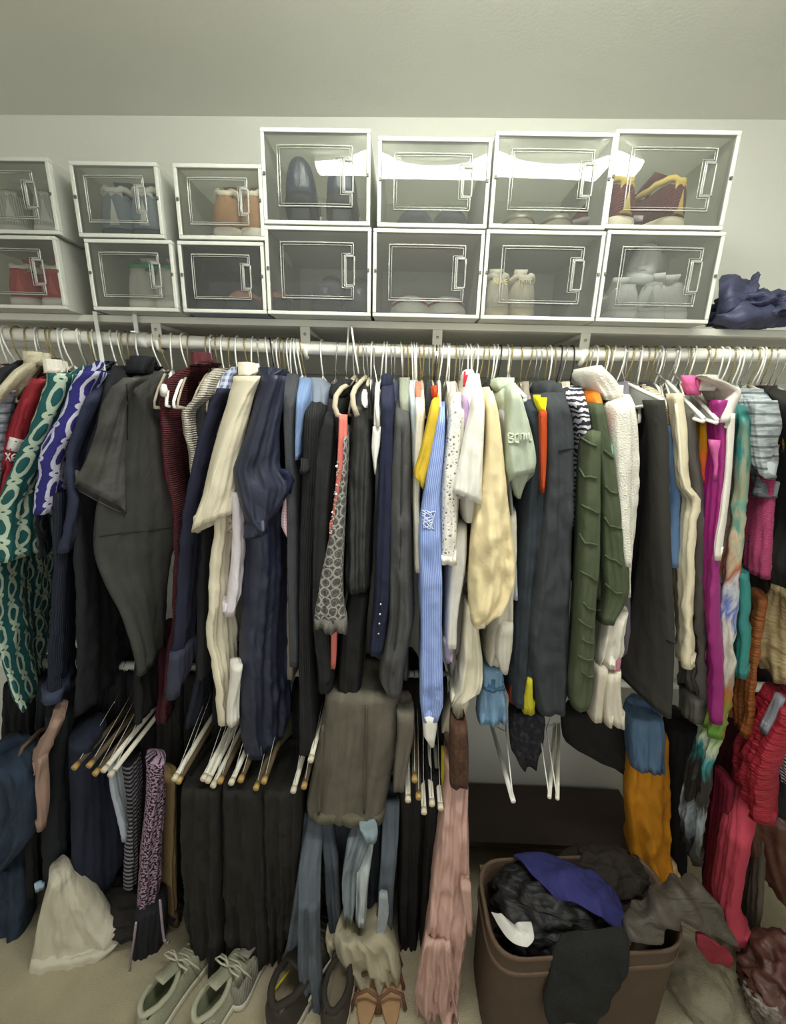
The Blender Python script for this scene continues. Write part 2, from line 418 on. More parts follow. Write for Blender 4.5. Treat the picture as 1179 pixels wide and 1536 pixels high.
for a, b in zip(ROD, ROD[1:]):
    for q in range(6): pts.append(a.lerp(b, q/6))
pts += [ROD[-1], Vector((XS, YROD, ROD[-1].z))]
MB().tube([p-og for p in pts], .0172, 20).build('tube', m_rod, rod, True)
for px in (218, 876, 448):
    p = PY(px, 517, YROD); p.z = rod_z(p.x); p -= og
    MB().tube([p-Vector((.011, 0, 0)), p+Vector((.011, 0, 0))], .0205, 24).build('coupling', m_white, rod, True)
ZLOW = .975
rod2 = MB().tube([(-XS, 0, 0), (XS, 0, 0)], .0165, 16).build('closet_rod', m_rod, None, True); rod2.location = (0, YROD+.02, ZLOW)
tag(rod2, 'lower white tube rod holding trousers behind the long clothes', 'rod')
for i, px in enumerate((236, 458, 656, 878)):
    p = PY(px, 505, YROD-.012); x = p.x; zr = rod_z(x); zs = shelf_bot(x)
    e = tag(empty('rod_bracket', (x, YROD, zr)), 'white metal bracket joining the shelf underside to the rod', 'bracket', 'rod brackets under the shelf')
    bev(MB().box((0, -.012, (zs-zr)/2), (.026, .006, zs-zr)).build('plate', m_trim, e), .002)
    MB().tube([(0, -.012, zs-zr-.004), (0, YW-YROD-.03, zs-zr-.004)], .006, 8).build('arm', m_trim, e, True)
    MB().tube([(0, -.02, 0), (0, -.014, -.02), (0, .0, -.026), (0, .016, -.018)], .006, 8).build('cup', m_trim, e, True)
    MB().tube([(0, -.0165, (zs-zr)*.62), (0, -.0135, (zs-zr)*.62)], .004, 10).build('screw', solid('screw', '#b9b8ae', .4, .6), e, True)
for i, (px, py1, lb) in enumerate(((142, 556, 'long flat white hook strip hanging over the shelf edge'), (201, 500, 'short flat white hook strip hanging over the shelf edge'))):
    a = PY(px, 466, YS-.012); b = PY(px, py1, YS-.012); zt = shelf_top(a.x)+.004
    mb = MB(); mb.box((0, 0, (zt-b.z)/2), (.011, .004, zt-b.z)); mb.box((0, .012, zt-b.z), (.011, .03, .003)); mb.box((0, -.009, .002), (.011, .02, .004))
    tag(bev(mb.build('shelf_hook', m_white, origin=(0, 0, 0)), .0012), lb, 'hook').location = (a.x, YS-.012, b.z)

# ---------------------------------------------------------------- shoe boxes
def frost(name, hexc, tl=.4):
    if name in MC: return MC[name]
    m = bpy.data.materials.new(name); t = NT(m)
    a = t.new('ShaderNodeBsdfDiffuse', {0: s2l(hexc)}); b = t.new('ShaderNodeBsdfTranslucent', {0: s2l(hexc)})
    g = t.new('ShaderNodeBsdfGlossy', {'Roughness': .35}); fr = t.new('ShaderNodeFresnel', {'IOR': 1.4})
    x = t.new('ShaderNodeMixShader', {0: tl, 1: a.outputs[0], 2: b.outputs[0]})
    y = t.new('ShaderNodeMixShader', {0: t.math('MULTIPLY', fr.outputs[0], .5), 1: x.outputs[0], 2: g.outputs[0]})
    t.new('ShaderNodeOutputMaterial', {0: y.outputs[0]}); MC[name] = m; return m
m_frost = frost('box_white', '#e9ebe4', .6); m_slate = frost('box_slate', '#5a6a74', .2)
m_frame = solid('box_frame', '#c6c8c0', .3, mottle=.02)
m_door = clear('door_clear', .055, .02); m_rib = clear('rib_clear', .35, .08)
m_dark = solid('latch_grey', '#55564f', .5)
YB, BD = 1.125, .335
m_vent = solid('vent_grey', '#9a9c95', .6)
def shoe_box(xl, xr, ytop, ybot, z0, label, shell, w=None):
    ym = (ytop+ybot)/2
    a, b = PY(xl, ym, YB), PY(xr, ym, YB); Wd = b.x-a.x; H = PY((xl+xr)/2, ytop, YB).z-PY((xl+xr)/2, ybot, YB).z
    xc = (a.x+b.x)/2
    e = tag(empty('shoe_box', (xc, YB, z0)), label, 'shoe box'); e.rotation_euler = (0, -SANG, 0)
    T = .0035; h = H-.001
    mb = MB(); mb.box((0, BD/2, T/2), (Wd-.004, BD-.01, T)); mb.box((0, BD/2, h-T/2), (Wd-.004, BD-.01, T))
    for s in (-1, 1): mb.box((s*(Wd/2-.002-T/2), BD/2, h/2), (T, BD-.01, h-2*T))
    mb.box((0, BD-.005, h/2), (Wd-.004, T, h))
    mb.build('shell', shell, e)
    # vent slots on the back panel
    vb = MB()
    for q in range(12): vb.box((-Wd*.2+q*Wd*.4/11, BD-.0085, h*.36), (.004, .002, .010))
    vb.build('vent_slots', m_vent, e)['kind'] = 'stuff'
    fb = .0085; mb = MB()
    mb.box((0, .006, fb/2), (Wd, .014, fb)); mb.box((0, .006, h-fb/2), (Wd, .014, fb))
    for s in (-1, 1): mb.box((s*(Wd/2-fb/2), .006, h/2), (fb, .014, h-2*fb))
    bev(mb.build('frame', m_frame, e), .0015)
    for s in (-1, 1): MB().box((s*(Wd/2-.006), -.0025, h*.53), (.005, .004, .006)).build('latch', m_dark, e)
    # bowed clear door
    dw, dh = Wd-2*fb-.002, h-2*fb-.002; V = []; F = []; nn = 14
    def bow(u, w): return .002-.0045*(1-u*u)*(1-w*w)
    for i in range(nn+1):
        for j in range(nn+1):
            u, w = -1+2*j/nn, -1+2*i/nn; V.append(Vector((u*dw/2, bow(u, w), h/2+w*dh/2)))
    for i in range(nn):
        for j in range(nn): F.append((i*(nn+1)+j, i*(nn+1)+j+1, (i+1)*(nn+1)+j+1, (i+1)*(nn+1)+j))
    d = mesh_obj('door', V, F, m_door, e)
    def dp(u, w): return (u*dw/2, bow(u, w)-.0015, h/2+w*dh/2)
    def loop(c, seg=6):
        o = []
        for p, q in zip(c, c[1:]+c[:1]):
            for k in range(seg): o.append(dp(p[0]+(q[0]-p[0])*k/seg, p[1]+(q[1]-p[1])*k/seg))
        return o
    MB().tube(loop([(-.76, -.68), (.72, -.68), (.72, -.36), (.54, -.36), (.54, .42), (.72, .42), (.72, .72), (-.76, .72)]), .0017, 6, True).build('rib_line', m_rib, d, True)
    MB().tube(loop([(-.71, -.62), (.68, -.62), (.68, -.40), (.49, -.40), (.49, .46), (.68, .46), (.68, .66), (-.71, .66)]), .0009, 6, True).build('rib_line', m_rib, d, True)
    MB().tube(loop([(.57, -.33), (.74, -.33), (.74, .39), (.57, .39)]), .0022, 6, True).build('handle', m_rib, d, True)
    return e, Wd, H, xc
BX = {}
def addbox(key, *a):
    e, w, h, xc = shoe_box(*a); BX[key] = (xc, a[4], w, h); return h
low = {'B1': (-62, 91, 356, 466, 'clear front box holding red and white sneakers'), 'B2': (133, 262, 359, 467, 'clear front box holding green collared sneakers'),
       'B3': (270, 397, 362, 470, 'slate lined box holding copper toed shoes'), 'B4': (399, 556, 347, 480, 'clear front box with round toed dark boots'),
       'B5': (559, 723, 347, 480, 'clear front box showing two white rubber toe caps'), 'B6': (725, 900, 347, 482, 'clear front box with lettered cream sneakers'),
       'B7': (902, 1075, 349, 487, 'clear front box stuffed with white sneakers beside the navy bundle')}
up = {'T1': (-80, 80, 236, 352, 'clear front box of white running shoes above red sneakers'), 'T2': (110, 240, 240, 355, 'clear front box holding grey and white high tops'),
      'T3': (263, 394, 242, 357, 'clear front box holding tan suede sneakers'), 'T4': (393, 555, 200, 345, 'tall clear box with two pointed navy shoes'),
      'T5': (566, 734, 210, 346, 'clear box with only grey toe tips showing and a lamp reflection'), 'T6': (738, 916, 200, 346, 'clear box with brown toe tips under a bright lamp reflection'),
      'T7': (914, 1098, 197, 347, 'clear box holding burgundy and gold sneakers')}
for kq, (xl, xr, yt, yb, lb) in low.items():
    xc = (PY(xl, 420, YB).x+PY(xr, 420, YB).x)/2
    addbox(kq, xl, xr, yt, yb, shelf_top(xc)+.0005, lb, m_slate if kq in ('B3',) else m_frost)
for kq, (xl, xr, yt, yb, lb) in up.items():
    b = 'B'+kq[1]; addbox(kq, xl, xr, yt, yb, BX[b][1]+BX[b][3]+.0025, lb, m_frost)

# ---------------------------------------------------------------- shoes
def shoe(label, loc, rz, up='#eeeeee', sole='#f2f0e8', lining='#cfcabd', lace=None, tab=None, collar=None, ln=.27, hs=1.0, point=0.0, rx=0.0, ry=0.0, group=None, rough=.6, name='sneaker', heelh=0.0, stripe=None, opening=True, toecap=None, ws=1.0, kind='plain', letter=None, cat='shoe', bow=False, parent_scale=1.0):
    e = tag(empty(name, loc), label, cat, group); e.rotation_euler = (rx, ry, rz)
    e.scale = (parent_scale,)*3
    S = [0, .012, .035, .08, .16, .26, .36, .46, .58, .70, .82, .91, .97, 1.0]
    Wd = [.010, .021, .029, .034, .036, .035, .036, .038, .043, .046, .044, .036, .024, .010]
    Hh = [.056, .064, .071, .077, .074, .068, .068, .072, .062, .050, .041, .036, .031, .024]
    st = .022 if sole else .006
    if point:
        Wd = [w*(1-point*max(0, (s-.5)*1.25)) for s, w in zip(S, Wd)]; Hh = [h*(1-point*.35*max(0, s-.4)) for s, h in zip(S, Hh)]
    def zlift(s): return heelh*max(0, 1-s/.62)**1.4+.008*max(0, (s-.8)/.2)**2
    m_u = fabric(up, kind, rough=rough); m_s = solid('sole_'+(sole or 'x'), sole or '#222222', .7); m_l = solid('lining_'+lining, lining, .9)
    n = 21; V = []; F = []; fm = []; UV = []
    for s, w, h in zip(S, Wd, Hh):
        w *= ws
        for k in range(n):
            ph = math.pi*k/(n-1); x = -w*sgnpow(math.cos(ph), lerp(.85, .6, min(1, s/.4))); z = h*hs*sgnpow(math.sin(ph), .75)
            if opening and .05 < s < .44 and 6 <= k <= 14:
                dpt = min(1, (s-.05)/.03, (.44-s)/.05)
                z = lerp(z, .012, dpt*(1 if 7 <= k <= 13 else .0)); x *= 1.0 if 7 <= k <= 13 else 1.0
            V.append(Vector((x, s*ln, st+z+zlift(s)))); UV.append((x+s*.2, z+s*ln))
    ns = len(S)
    for i in range(ns-1):
        for k in range(n-1):
            F.append((i*n+k, i*n+k+1, (i+1)*n+k+1, (i+1)*n+k)); fm.append(1 if (opening and .03 < S[i] < .42 and 6 <= k <= 13) else 0)
        F.append((i*n, (i+1)*n, (i+1)*n+n-1, i*n+n-1)); fm.append(0)
    F += [tuple(reversed(range(n))), tuple((ns-1)*n+k for k in range(n))]; fm += [0, 0]
    o = mesh_obj('upper', V, F, None, e, True, UV, mats=[m_u, m_l], fm=fm)
    if sole:
        V = []; F = []; lv = ((0, .97), (.004, 1.04), (st*.8, 1.06), (st+.004, 1.02))
        out = [(-w*ws, s) for s, w in zip(S, Wd)]+[(w*ws, s) for s, w in zip(reversed(S), reversed(Wd))]; q = len(out)
        for z, sc in lv:
            for x, s in out: V.append(Vector((x*sc, (s-.5)*ln*(1+(sc-1)*.45)+ln/2, z+zlift(s))))
        for i in range(len(lv)-1):
            for k in range(q): F.append((i*q+k, i*q+(k+1) % q, (i+1)*q+(k+1) % q, (i+1)*q+k))
        F += [tuple(reversed(range(q))), tuple((len(lv)-1)*q+k for k in range(q))]
        mesh_obj('sole', V, F, m_s, e, True)
        if heelh: bev(MB().box((0, .03, heelh*.45), (.045*ws, .05, heelh*.9)).build('heel', m_s, e), .006)
    if collar:
        pts = []
        for q in range(24):
            a = 2*math.pi*q/24; s = .235+.20*math.sin(a); w = .031*ws*math.cos(a)
            i = min(range(ns), key=lambda t: abs(S[t]-s)); pts.append((w, s*ln, st+Hh[i]*hs*.97+zlift(s)))
        MB().tube(pts, .0075, 8, True).build('collar', fabric(collar), e, True)
    if tab:
        V = []; F = []
        for i in range(6):
            z = st+.010+i*.0115*hs
            for k in range(7):
                x = (-1+k/3)*.019*ws; V.append(Vector((x, -.004+abs(x)*.35+.001*i+zlift(0)*0, z+zlift(0))))
        for i in range(5):
            for k in range(6): F.append((i*7+k, i*7+k+1, (i+1)*7+k+1, (i+1)*7+k))
        to = mesh_obj('heel_tab', V, F, solid('tab_'+tab, tab, .5), e); md = to.modifiers.new('thickness', 'SOLIDIFY'); md.thickness = .003
    if lace:
        ml = fabric(lace); tb = MB()
        pts = []
        tv = [Vector((x, ln*(.44-.07*q), st+(.070+.010*q)*hs)) for q in range(4) for x in (-.019*ws, .019*ws)]
        mesh_obj('tongue', tv+[p+Vector((0, .006, .003)) for p in tv], [(0,1,3,2),(2,3,5,4),(4,5,7,6),(8,10,11,9),(10,12,13,11),(12,14,15,13),(0,2,10,8),(2,4,12,10),(4,6,14,12),(1,9,11,3),(3,11,13,5),(5,13,15,7),(6,7,15,14)], m_u, e)
        for q in range(5):
            s = .45+.058*q; i = min(range(ns), key=lambda t: abs(S[t]-s)); h = lerp(.073, .052, q/4)*hs
            w = .027*ws
            MB().tube([(-w, s*ln, st+h*.82), (-w*.5, s*ln+.003, st+h+.003), (w*.5, s*ln+.007, st+h+.003), (w, s*ln+.009, st+h*.82)], .0026, 6).build('lace', ml, e, True)
        if bow:
            z = st+.079*hs
            for sx in (-1, 1):
                MB().tube([(0, .45*ln, z), (sx*.02, .42*ln, z+.012), (sx*.045, .43*ln, z+.006), (sx*.04, .47*ln, z+.002), (sx*.015, .47*ln, z+.006), (0, .45*ln, z)], .0026, 6).build('lace', ml, e, True)
                MB().tube([(0, .45*ln, z+.004), (sx*.022, .49*ln, z+.006), (sx*.05, .52*ln, z-.02), (sx*.058, .55*ln, z-.045)], .0026, 6).build('lace', ml, e, True)
    if stripe:
        for sx in (-1, 1):
            V = []; F = []
            for i in range(7):
                s = .25+.07*i; j = min(range(ns), key=lambda t: abs(S[t]-s))
                w = lerp(Wd[max(0, j-1)], Wd[j], .5)*ws
                for q in (0, 1): V.append(Vector((sx*(w*1.03+.001), s*ln, st+.012+.004*i*hs+q*(.016-.002*abs(i-2)))))
            for i in range(6): F.append((2*i, 2*i+1, 2*i+3, 2*i+2))
            so_ = mesh_obj('side_stripe', V, F, solid('stripe_'+stripe, stripe, .4), e); so_.modifiers.new('t', 'SOLIDIFY').thickness = .003
    if toecap:
        V = []; F = []
        tS = [i for i, s in enumerate(S) if s >= .80]
        for i in tS:
            for k in range(2, n-2):
                ph = math.pi*k/(n-1); V.append(Vector((-Wd[i]*ws*1.04*sgnpow(math.cos(ph), .55), S[i]*ln*1.004, st+Hh[i]*hs*1.06*sgnpow(math.sin(ph), .7)+zlift(S[i]))))
        q = n-4
        for i in range(len(tS)-1):
            for k in range(q-1): F.append((i*q+k, i*q+k+1, (i+1)*q+k+1, (i+1)*q+k))
        F.append(tuple((len(tS)-1)*q+k for k in range(q)))
        mesh_obj('toe_cap', V, F, solid('toe_'+toecap, toecap, .3), e)
    if letter:
        cu = bpy.data.curves.new('lettering', 'FONT'); cu.body = letter; cu.size = .0155; cu.extrude = .0008; cu.align_x = 'CENTER'
        to = bpy.data.objects.new('lettering', cu); C.objects.link(to)
        dg = bpy.context.evaluated_depsgraph_get(); me = bpy.data.meshes.new_from_object(to.evaluated_get(dg)); bpy.data.objects.remove(to)
        me.materials.append(solid('letter_gold', '#a8935a', .5))
        lo = bpy.data.objects.new('heel_lettering', me); C.objects.link(lo); lo.parent = e; lo.location = (0, -.0075, st+.050*hs); lo.rotation_euler = (math.pi/2, 0, 0)
    return e
def in_box(key, fx, y, heel_out, label, rz=0, dz=0.0, **kw):
    """stand a shoe in a box: fx across the box (-1..1), y the distance behind the door of its near end"""
    xc, z0, w, h = BX[key]; ln = kw.get('ln', .27)
    x = xc+fx*w/2; z = z0+.0045+math.tan(SANG)*(x-xc)+dz
    if heel_out: return shoe(label, (x, YB+y, z), rz, **kw)
    return shoe(label, (x, YB+y+ln, z), math.pi+rz, **kw)
for fx in (-.12, .55):
    in_box('T1', fx+.05, .03, True, 'white mesh running shoe with grey stripe in box', rz=.28, up='#dcdcd4', sole='#f0efe8', lace='#f5f5f0', stripe='#5c6672', tab='#e8e8e2', hs=1.15, kind='knit', group='white running shoes in their box')
for fx in (-.30, .42):
    in_box('T2', fx, .03, True, 'white and slate high top sneaker with strap in box', rz=.1, up='#8d98a2', sole='#49545f', lining='#b7bcbd', lace='#e8e9e6', tab='#e4e4de', collar='#e6e6e0', hs=1.25, ws=1.2, stripe='#e9e9e4', group='slate high tops in their box')
for fx in (.05, .70):
    in_box('T3', fx, .012, True, 'tan suede sneaker with cream collar and white sole', rz=.04, up='#a8805a', sole='#e9e4d6', lining='#e8dfc8', collar='#ece4d0', lace='#d9b795', hs=1.12, stripe='#a06b43', group='tan suede sneakers in their box')
for fx in (-.38, .42):
    in_box('T4', fx, .03, True, 'pointed navy leather shoe with silver bands in box', rz=.03, up='#222c3d', sole='#1b2029', ln=.25, hs=1.15, ws=1.05, point=.4, opening=False, rough=.32, kind='satin', heelh=.05, name='pointed_shoe', stripe='#b9bcc0', group='pointed navy shoes in their box', lining='#2b3038')
for fx in (-.30, .38):
    in_box('T5', fx, .02, False, 'charcoal shoe showing only its low toe in box', up='#4a4d52', sole='#3c3e42', ln=.26, hs=.62, name='flat_shoe', lining='#5a5c5e', group='charcoal shoes in their box', kind='leather')
for fx in (-.35, .35):
    in_box('T6', fx, .05, False, 'olive brown shoe with ribbed toe in box', up='#5d574b', sole='#77705f', ln=.26, hs=.65, name='flat_shoe', lining='#6b6455', toecap='#6f6858', group='olive brown shoes in their box')
for fx, rz in ((-.60, .25), (.30, .42)):
    in_box('T7', fx, .015, True, 'burgundy striped sneaker with gold heel and cream sole', rz=rz, up='#6e3139', sole='#d8cfb8', lining='#8d7d4f', tab='#b79b4a', collar='#c6ad62', lace='#7b3f45', hs=1.15, stripe='#a79aa0', kind='ribh', group='burgundy and gold sneakers in their box')
for fx in (.02, .66):
    in_box('B1', fx, .02, True, 'red canvas sneaker with white foxing in clear box', rz=.22, up='#b23a40', sole='#ece8de', lining='#e4e0d2', collar='#e2e2d6', lace='#f0eee6', hs=1.05, stripe='#eeeae0', tab='#c7463f', group='red sneakers in their box')
for fx in (.05, .68):
    in_box('B2', fx, .012, True, 'grey sneaker with green padded collar and white band', rz=.05, up='#c3c2b8', sole='#e9e6da', lining='#1f7a55', collar='#2a8a62', lace='#e8e8e0', hs=1.12, stripe='#f2f2ee', tab='#b9b9b0', group='green collared sneakers in their box')
for fx in (-.28, .52):
    in_box('B3', fx, .02, False, 'dark shoe with shiny copper toe in slate box', rz=.25, up='#3a3436', sole='#39424a', lining='#3a3f45', toecap='#c98a6a', hs=.8, rough=.3, kind='satin', name='flat_shoe', group='copper toed shoes in their box')
for fx in (.05, .72):
    in_box('B4', fx, .03, False, 'glossy dark grey boot with round toe in box', up='#55575c', sole='#4a4c50', lining='#4a4b4f', hs=1.45, kind='satin', name='round_toe_boot', ln=.25, rough=.3, group='round toed boots in their box')
for fx in (-.28, .40):
    in_box('B5', fx, .01, False, 'low canvas shoe with big white rubber toe cap', up='#b5483f', sole='#f1efe6', lining='#d7d2c6', toecap='#f2f1ea', lace='#efeee8', hs=.6, ws=1.12, group='rubber toe cap shoes in their box')
for fx in (-.70, -.24):
    in_box('B6', fx, .008, True, 'cream sneaker with lettered heel tab and brown line', rz=-.03, up='#e6e0cd', sole='#e3d9b8', lining='#d8d2c0', tab='#efe9d8', collar='#e9e2d0', lace='#efeade', hs=1.02, ws=.86, letter='NIKE', stripe='#7c6f63', group='cream lettered sneakers in their box')
in_box('B7', -.45, .015, True, 'white leather sneaker lying lowest beside the box wall', rz=-.15, up='#e6e7e4', sole='#f2f2ee', lace='#f4f4f0', tab='#dcdedd', hs=.9, group='white sneakers standing in the box')
in_box('B7', .0, .02, True, 'white leather sneaker standing with grey heel mark', rz=-.55, up='#ecedea', sole='#f4f4f0', lace='#f4f4f0', tab='#c9cccc', hs=1.0)
in_box('B7', .42, .012, True, 'white leather sneaker standing by the box handle', rz=-.25, up='#e8e9e6', sole='#f4f4f0', lace='#f4f4f0', hs=.98)
in_box('B7', -.12, .085, True, 'white sneaker tipped up on top of the other white ones', dz=.10, rz=-.55, ry=.25, rx=.2, up='#dfe1e0', sole='#c7cbcc', lace='#f4f4f0', tab='#e6e6e2')
# ---------------------------------------------------------------- hangers
m_brass = solid('hook_brass', '#a08a52', .3, .9); m_steel = solid('hook_steel', '#c9cac6', .25, .9); m_velvet = solid('hanger_velvet', '#b9ad97', .95, bump=.5, bscale=900)
m_hwhite = solid('hanger_white', '#efefe7', .4); m_hclear = clear('hanger_clear', .45, .15); m_hblack = solid('hanger_black', '#26262a', .5)
m_twist = None
def twist_mat():
    m = bpy.data.materials.new('hook_twist'); t = NT(m); tc = t.new('ShaderNodeTexCoord').outputs['Object']
    w = t.new('ShaderNodeTexWave', {0: tc, 'Scale': 75.0}, bands_direction='Z').outputs[1]
    c = t.mix(t.new('ShaderNodeMapRange', {0: w, 1: .35, 2: .6}).outputs[0], s2l('#6b5c38'), s2l('#c4b584'))
    b = t.new('ShaderNodeBsdfPrincipled', {'Base Color': c, 'Roughness': .35, 'Metallic': .6}); t.new('ShaderNodeOutputMaterial', {0: b.outputs[0]}); return m
m_twist = twist_mat()
def hook_pts():
    p = [(0, 0, -.078), (0, -.004, -.062), (0, -.014, -.044), (0, -.0205, -.022)]
    for k in range(0, 11):
        a = math.pi*(1.0-k/10*1.12)
        p.append((0, math.cos(a)*.0208, math.sin(a)*.0208))
    return p
def hmesh(name, mb, m):
    me = bpy.data.meshes.new(name); me.from_pydata([tuple(v) for v in mb.v], [], mb.f); me.materials.append(m)
    me.polygons.foreach_set('use_smooth', [True]*len(me.polygons)); return me
HT = {}
for kq, hm, hr, fmat, fr, bar, flat in (('w', m_hwhite, .0021, m_hwhite, .0042, True, 1.0), ('b', m_twist, .0019, m_velvet, .0048, True, .6), ('s', m_steel, .0017, m_hclear, .006, False, .45), ('v', m_steel, .0017, m_velvet, .007, False, .7), ('k', m_hblack, .0019, m_hblack, .0045, True, 1.0)):
    fp = [(0, 0, -.076), (0, -.05, -.088), (0, -.13, -.125), (0, -.185, -.158), (0, -.192, -.172)]
    mb = MB(); mb.tube(fp, fr, 8, flat=flat); mb.tube([(a, -b, c) for a, b, c in fp], fr, 8, flat=flat)
    if bar: mb.tube([(0, -.192, -.172), (0, 0, -.178), (0, .192, -.172)], fr*.9, 8)
    HT[kq] = (hmesh('hook', MB().tube(hook_pts(), hr, 8), hm), hmesh('shoulder_bar', mb, fmat))
KIND = {'w': 'white plastic', 'b': 'twisted brass hook', 's': 'clear plastic steel hook', 'v': 'beige velvet', 'k': 'black'}
HOOKED = []
HR = random.Random(5)
def hang(px, kind, label, yaw=None, group=None, tilt=None, short=1.0):
    y = YROD; z = 0
    x = PY(px, 517, YROD-.02).x
    e = tag(empty('clothes_hanger', (x, YROD, rod_z(x))), label, 'hanger', group)
    e.rotation_euler = (HR.uniform(-.05, .05) if tilt is None else tilt, HR.uniform(-.10, .10), yaw if yaw is not None else HR.uniform(-.1, .1))
    for nm, me in zip(('hook', 'shoulder_bar'), HT[kind]):
        o = bpy.data.objects.new(nm, me); C.objects.link(o); o.parent = e
        if nm == 'shoulder_bar': o.scale = (1, short, 1)
    HOOKED.append(px); return e

# ---------------------------------------------------------------- garments
def G(name, label, cat, mat, parts, hook=None, kind='w', hl=None, group=None):
    """one garment = one thing; each part is (name, rows, mode, options)"""
    single = len(parts) == 1
    main = None; out = []
    root = None; og = None
    for i, p in enumerate(parts):
        pn, rows, mode = p[:3]; op = dict(p[3]) if len(p) > 3 else {}
        m = op.pop('mat', mat)
        if single:
            o, inf = cloth(name, rows, mode, m, **op); tag(o, label, cat, group); root = o
        else:
            if root is None:
                rr = rows_of(rows); a, b, d = MODE[mode]; b0 = PY((rr[-1][1]+rr[-1][2])/2, rr[-1][0], op.get('yl', a)+op.get('dy', 0))
                root = empty(name, b0); tag(root, label, cat, group); og = b0
            o, inf = cloth(pn, rows, mode, m, parent=root, origin=og, **op)
        if i == 0: main = inf
    if hook:
        # hanger lies along the shoulder line of the first part
        ri = main[1][min(6, len(main[1])-1)]; n = len(ri)
        xs = [q for q in ri]; near = min(xs, key=lambda q: q.y); far = max(xs, key=lambda q: q.y)
        yaw = math.atan2(-(far.x-near.x), max(.05, far.y-near.y)); yaw = max(-.35, min(.35, yaw))
        hang(hook, kind, hl or ' '.join(f'{KIND[kind]} hanger holding the {label}'.split()[:16]), yaw=yaw, short=.8 if parts[0][2] == 'C' else .55)
    return root, (og if og is not None else root.location.copy())
def tubes(name, pts, r, mat, parent, og, n=6): return MB().tube([Vector(p)-Vector(og) for p in pts], r, n).build(name, mat, parent, True)
def buttons(root, og, spec, m, r=.0045, name='button'):
    for (px, py, y) in spec:
        p = (snap(root, px, py, y, 0) or PY(px, py, y))-Vector(og); MB().tube([p, p+Vector((0, -.004, 0))], r, 10).build(name, m, root, True)

f = fabric
# --- clothes at the teal print end
G('sweater', 'dusty pink knit sweater beside the cream fleece jacket', 'sweater', f('#b59a94', 'knit'), [('body', '545,-14,14 565,-32,8 620,-60,-6 760,-70,-20 900,-80,-30', 'L', dict(sh=40))], hook=-2)
G('jacket', 'black zip jacket between pink sweater and cream fleece jacket', 'jacket', f('#26252a'), [('body', '540,22,44 560,2,40 620,-30,10 740,-52,0 1000,-60,4', 'L', dict(sh=40, dy=.02))], hook=35, kind='b')
G('fleece_jacket', 'cream fleece jacket with rounded shoulder beside red jacket', 'jacket', f('#cfc8ae', 'fleece'), [('body', '536,52,84 555,28,80 580,8,62 620,-16,40 700,-34,18 900,-50,4', 'L', dict(sh=45, amp=.005)), ('collar', '533,55,86 540,48,88 548,44,86', 'L', dict(yl=1.12, yr=1.22, D=.05))], hook=50)
G('knit_tunic', 'slate blue marl knit top behind red jacket sleeve', 'top', f('#6d7482', 'tweed', '#9aa0aa'), [('body', '585,14,44 600,8,44 660,2,36 720,-4,18 860,-12,6', 'L', dict(dy=.03))], hook=66, kind='b')
rj, ro = G('track_jacket', 'red track jacket with white lettering on its sleeve', 'jacket', f('#992430', 'satin', rough=.6), [('body', '556,78,102 575,56,100 600,44,92 650,30,78 720,12,60 800,6,50', 'L', dict(sh=45, dy=.05)), ('sleeve', '568,58,98 585,42,92 610,32,82 650,20,64 690,6,42 720,-8,22 748,-22,2', 'L', dict(yl=1.05, yr=1.16, D=.05, amp=.004)), ('collar', '551,84,106 560,76,104', 'L', dict(yl=1.1, yr=1.2, D=.04, mat=f('#e7e2d6')))], hook=84)
def decal(name, quad, y0, y1, m, root, og, off=-.004, nu=6, nv=4, th=.002, near=None):
    V = []; F = []
    for i in range(nv+1):
        for j in range(nu+1):
            u, w = j/nu, i/nv
            px = lerp(lerp(quad[0][0], quad[1][0], u), lerp(quad[3][0], quad[2][0], u), w); py = lerp(lerp(quad[0][1], quad[1][1], u), lerp(quad[3][1], quad[2][1], u), w)
            V.append((snap(root, px, py, 1) or PY(px, py, lerp(y0, y1, u)+off))-Vector(og))
    for i in range(nv):
        for j in range(nu): F.append((i*(nu+1)+j, i*(nu+1)+j+1, (i+1)*(nu+1)+j+1, (i+1)*(nu+1)+j))
    o = mesh_obj(name, V, F, m, root); o.modifiers.new('t', 'SOLIDIFY').thickness = th; return o
m_print = solid('print_white', '#e9e7e2', .6); m_pblack = solid('print_black', '#1c1a1c', .6)
decal('sleeve_badge', [(15, 655), (39, 661), (33, 680), (10, 674)], 1.0, 1.05, m_print, rj, ro, off=-.022)
def stroke(name, pts, y, r, m, root, og):
    fine_ = []
    for (x0, y0), (x1, y1) in zip(pts, pts[1:]):
        for q in range(3): fine_.append((lerp(x0, x1, q/3), lerp(y0, y1, q/3)))
    P = [snap(root, px, py, y) for px, py in fine_+[pts[-1]]]; P = [p for p in P if p]
    if len(P) < 2: return None
    return MB().tube([p-Vector(og) for p in P], r, 6).build(name, m, root, True)
stroke('badge_mark', [(19, 661), (33, 664), (24, 673), (29, 676)], .995, .0016, m_pblack, rj, ro)
stroke('badge_mark', [(13, 671), (20, 670)], .985, .0012, m_pblack, rj, ro)
for pl in ([(8, 679), (12, 684), (9, 691)], [(15, 680), (12, 685), (16, 692)], [(18, 687), (25, 686), (26, 683), (22, 681), (18, 684), (18, 690), (25, 692)]):
    stroke('sleeve_lettering', pl, .98, .0019, m_print, rj, ro)

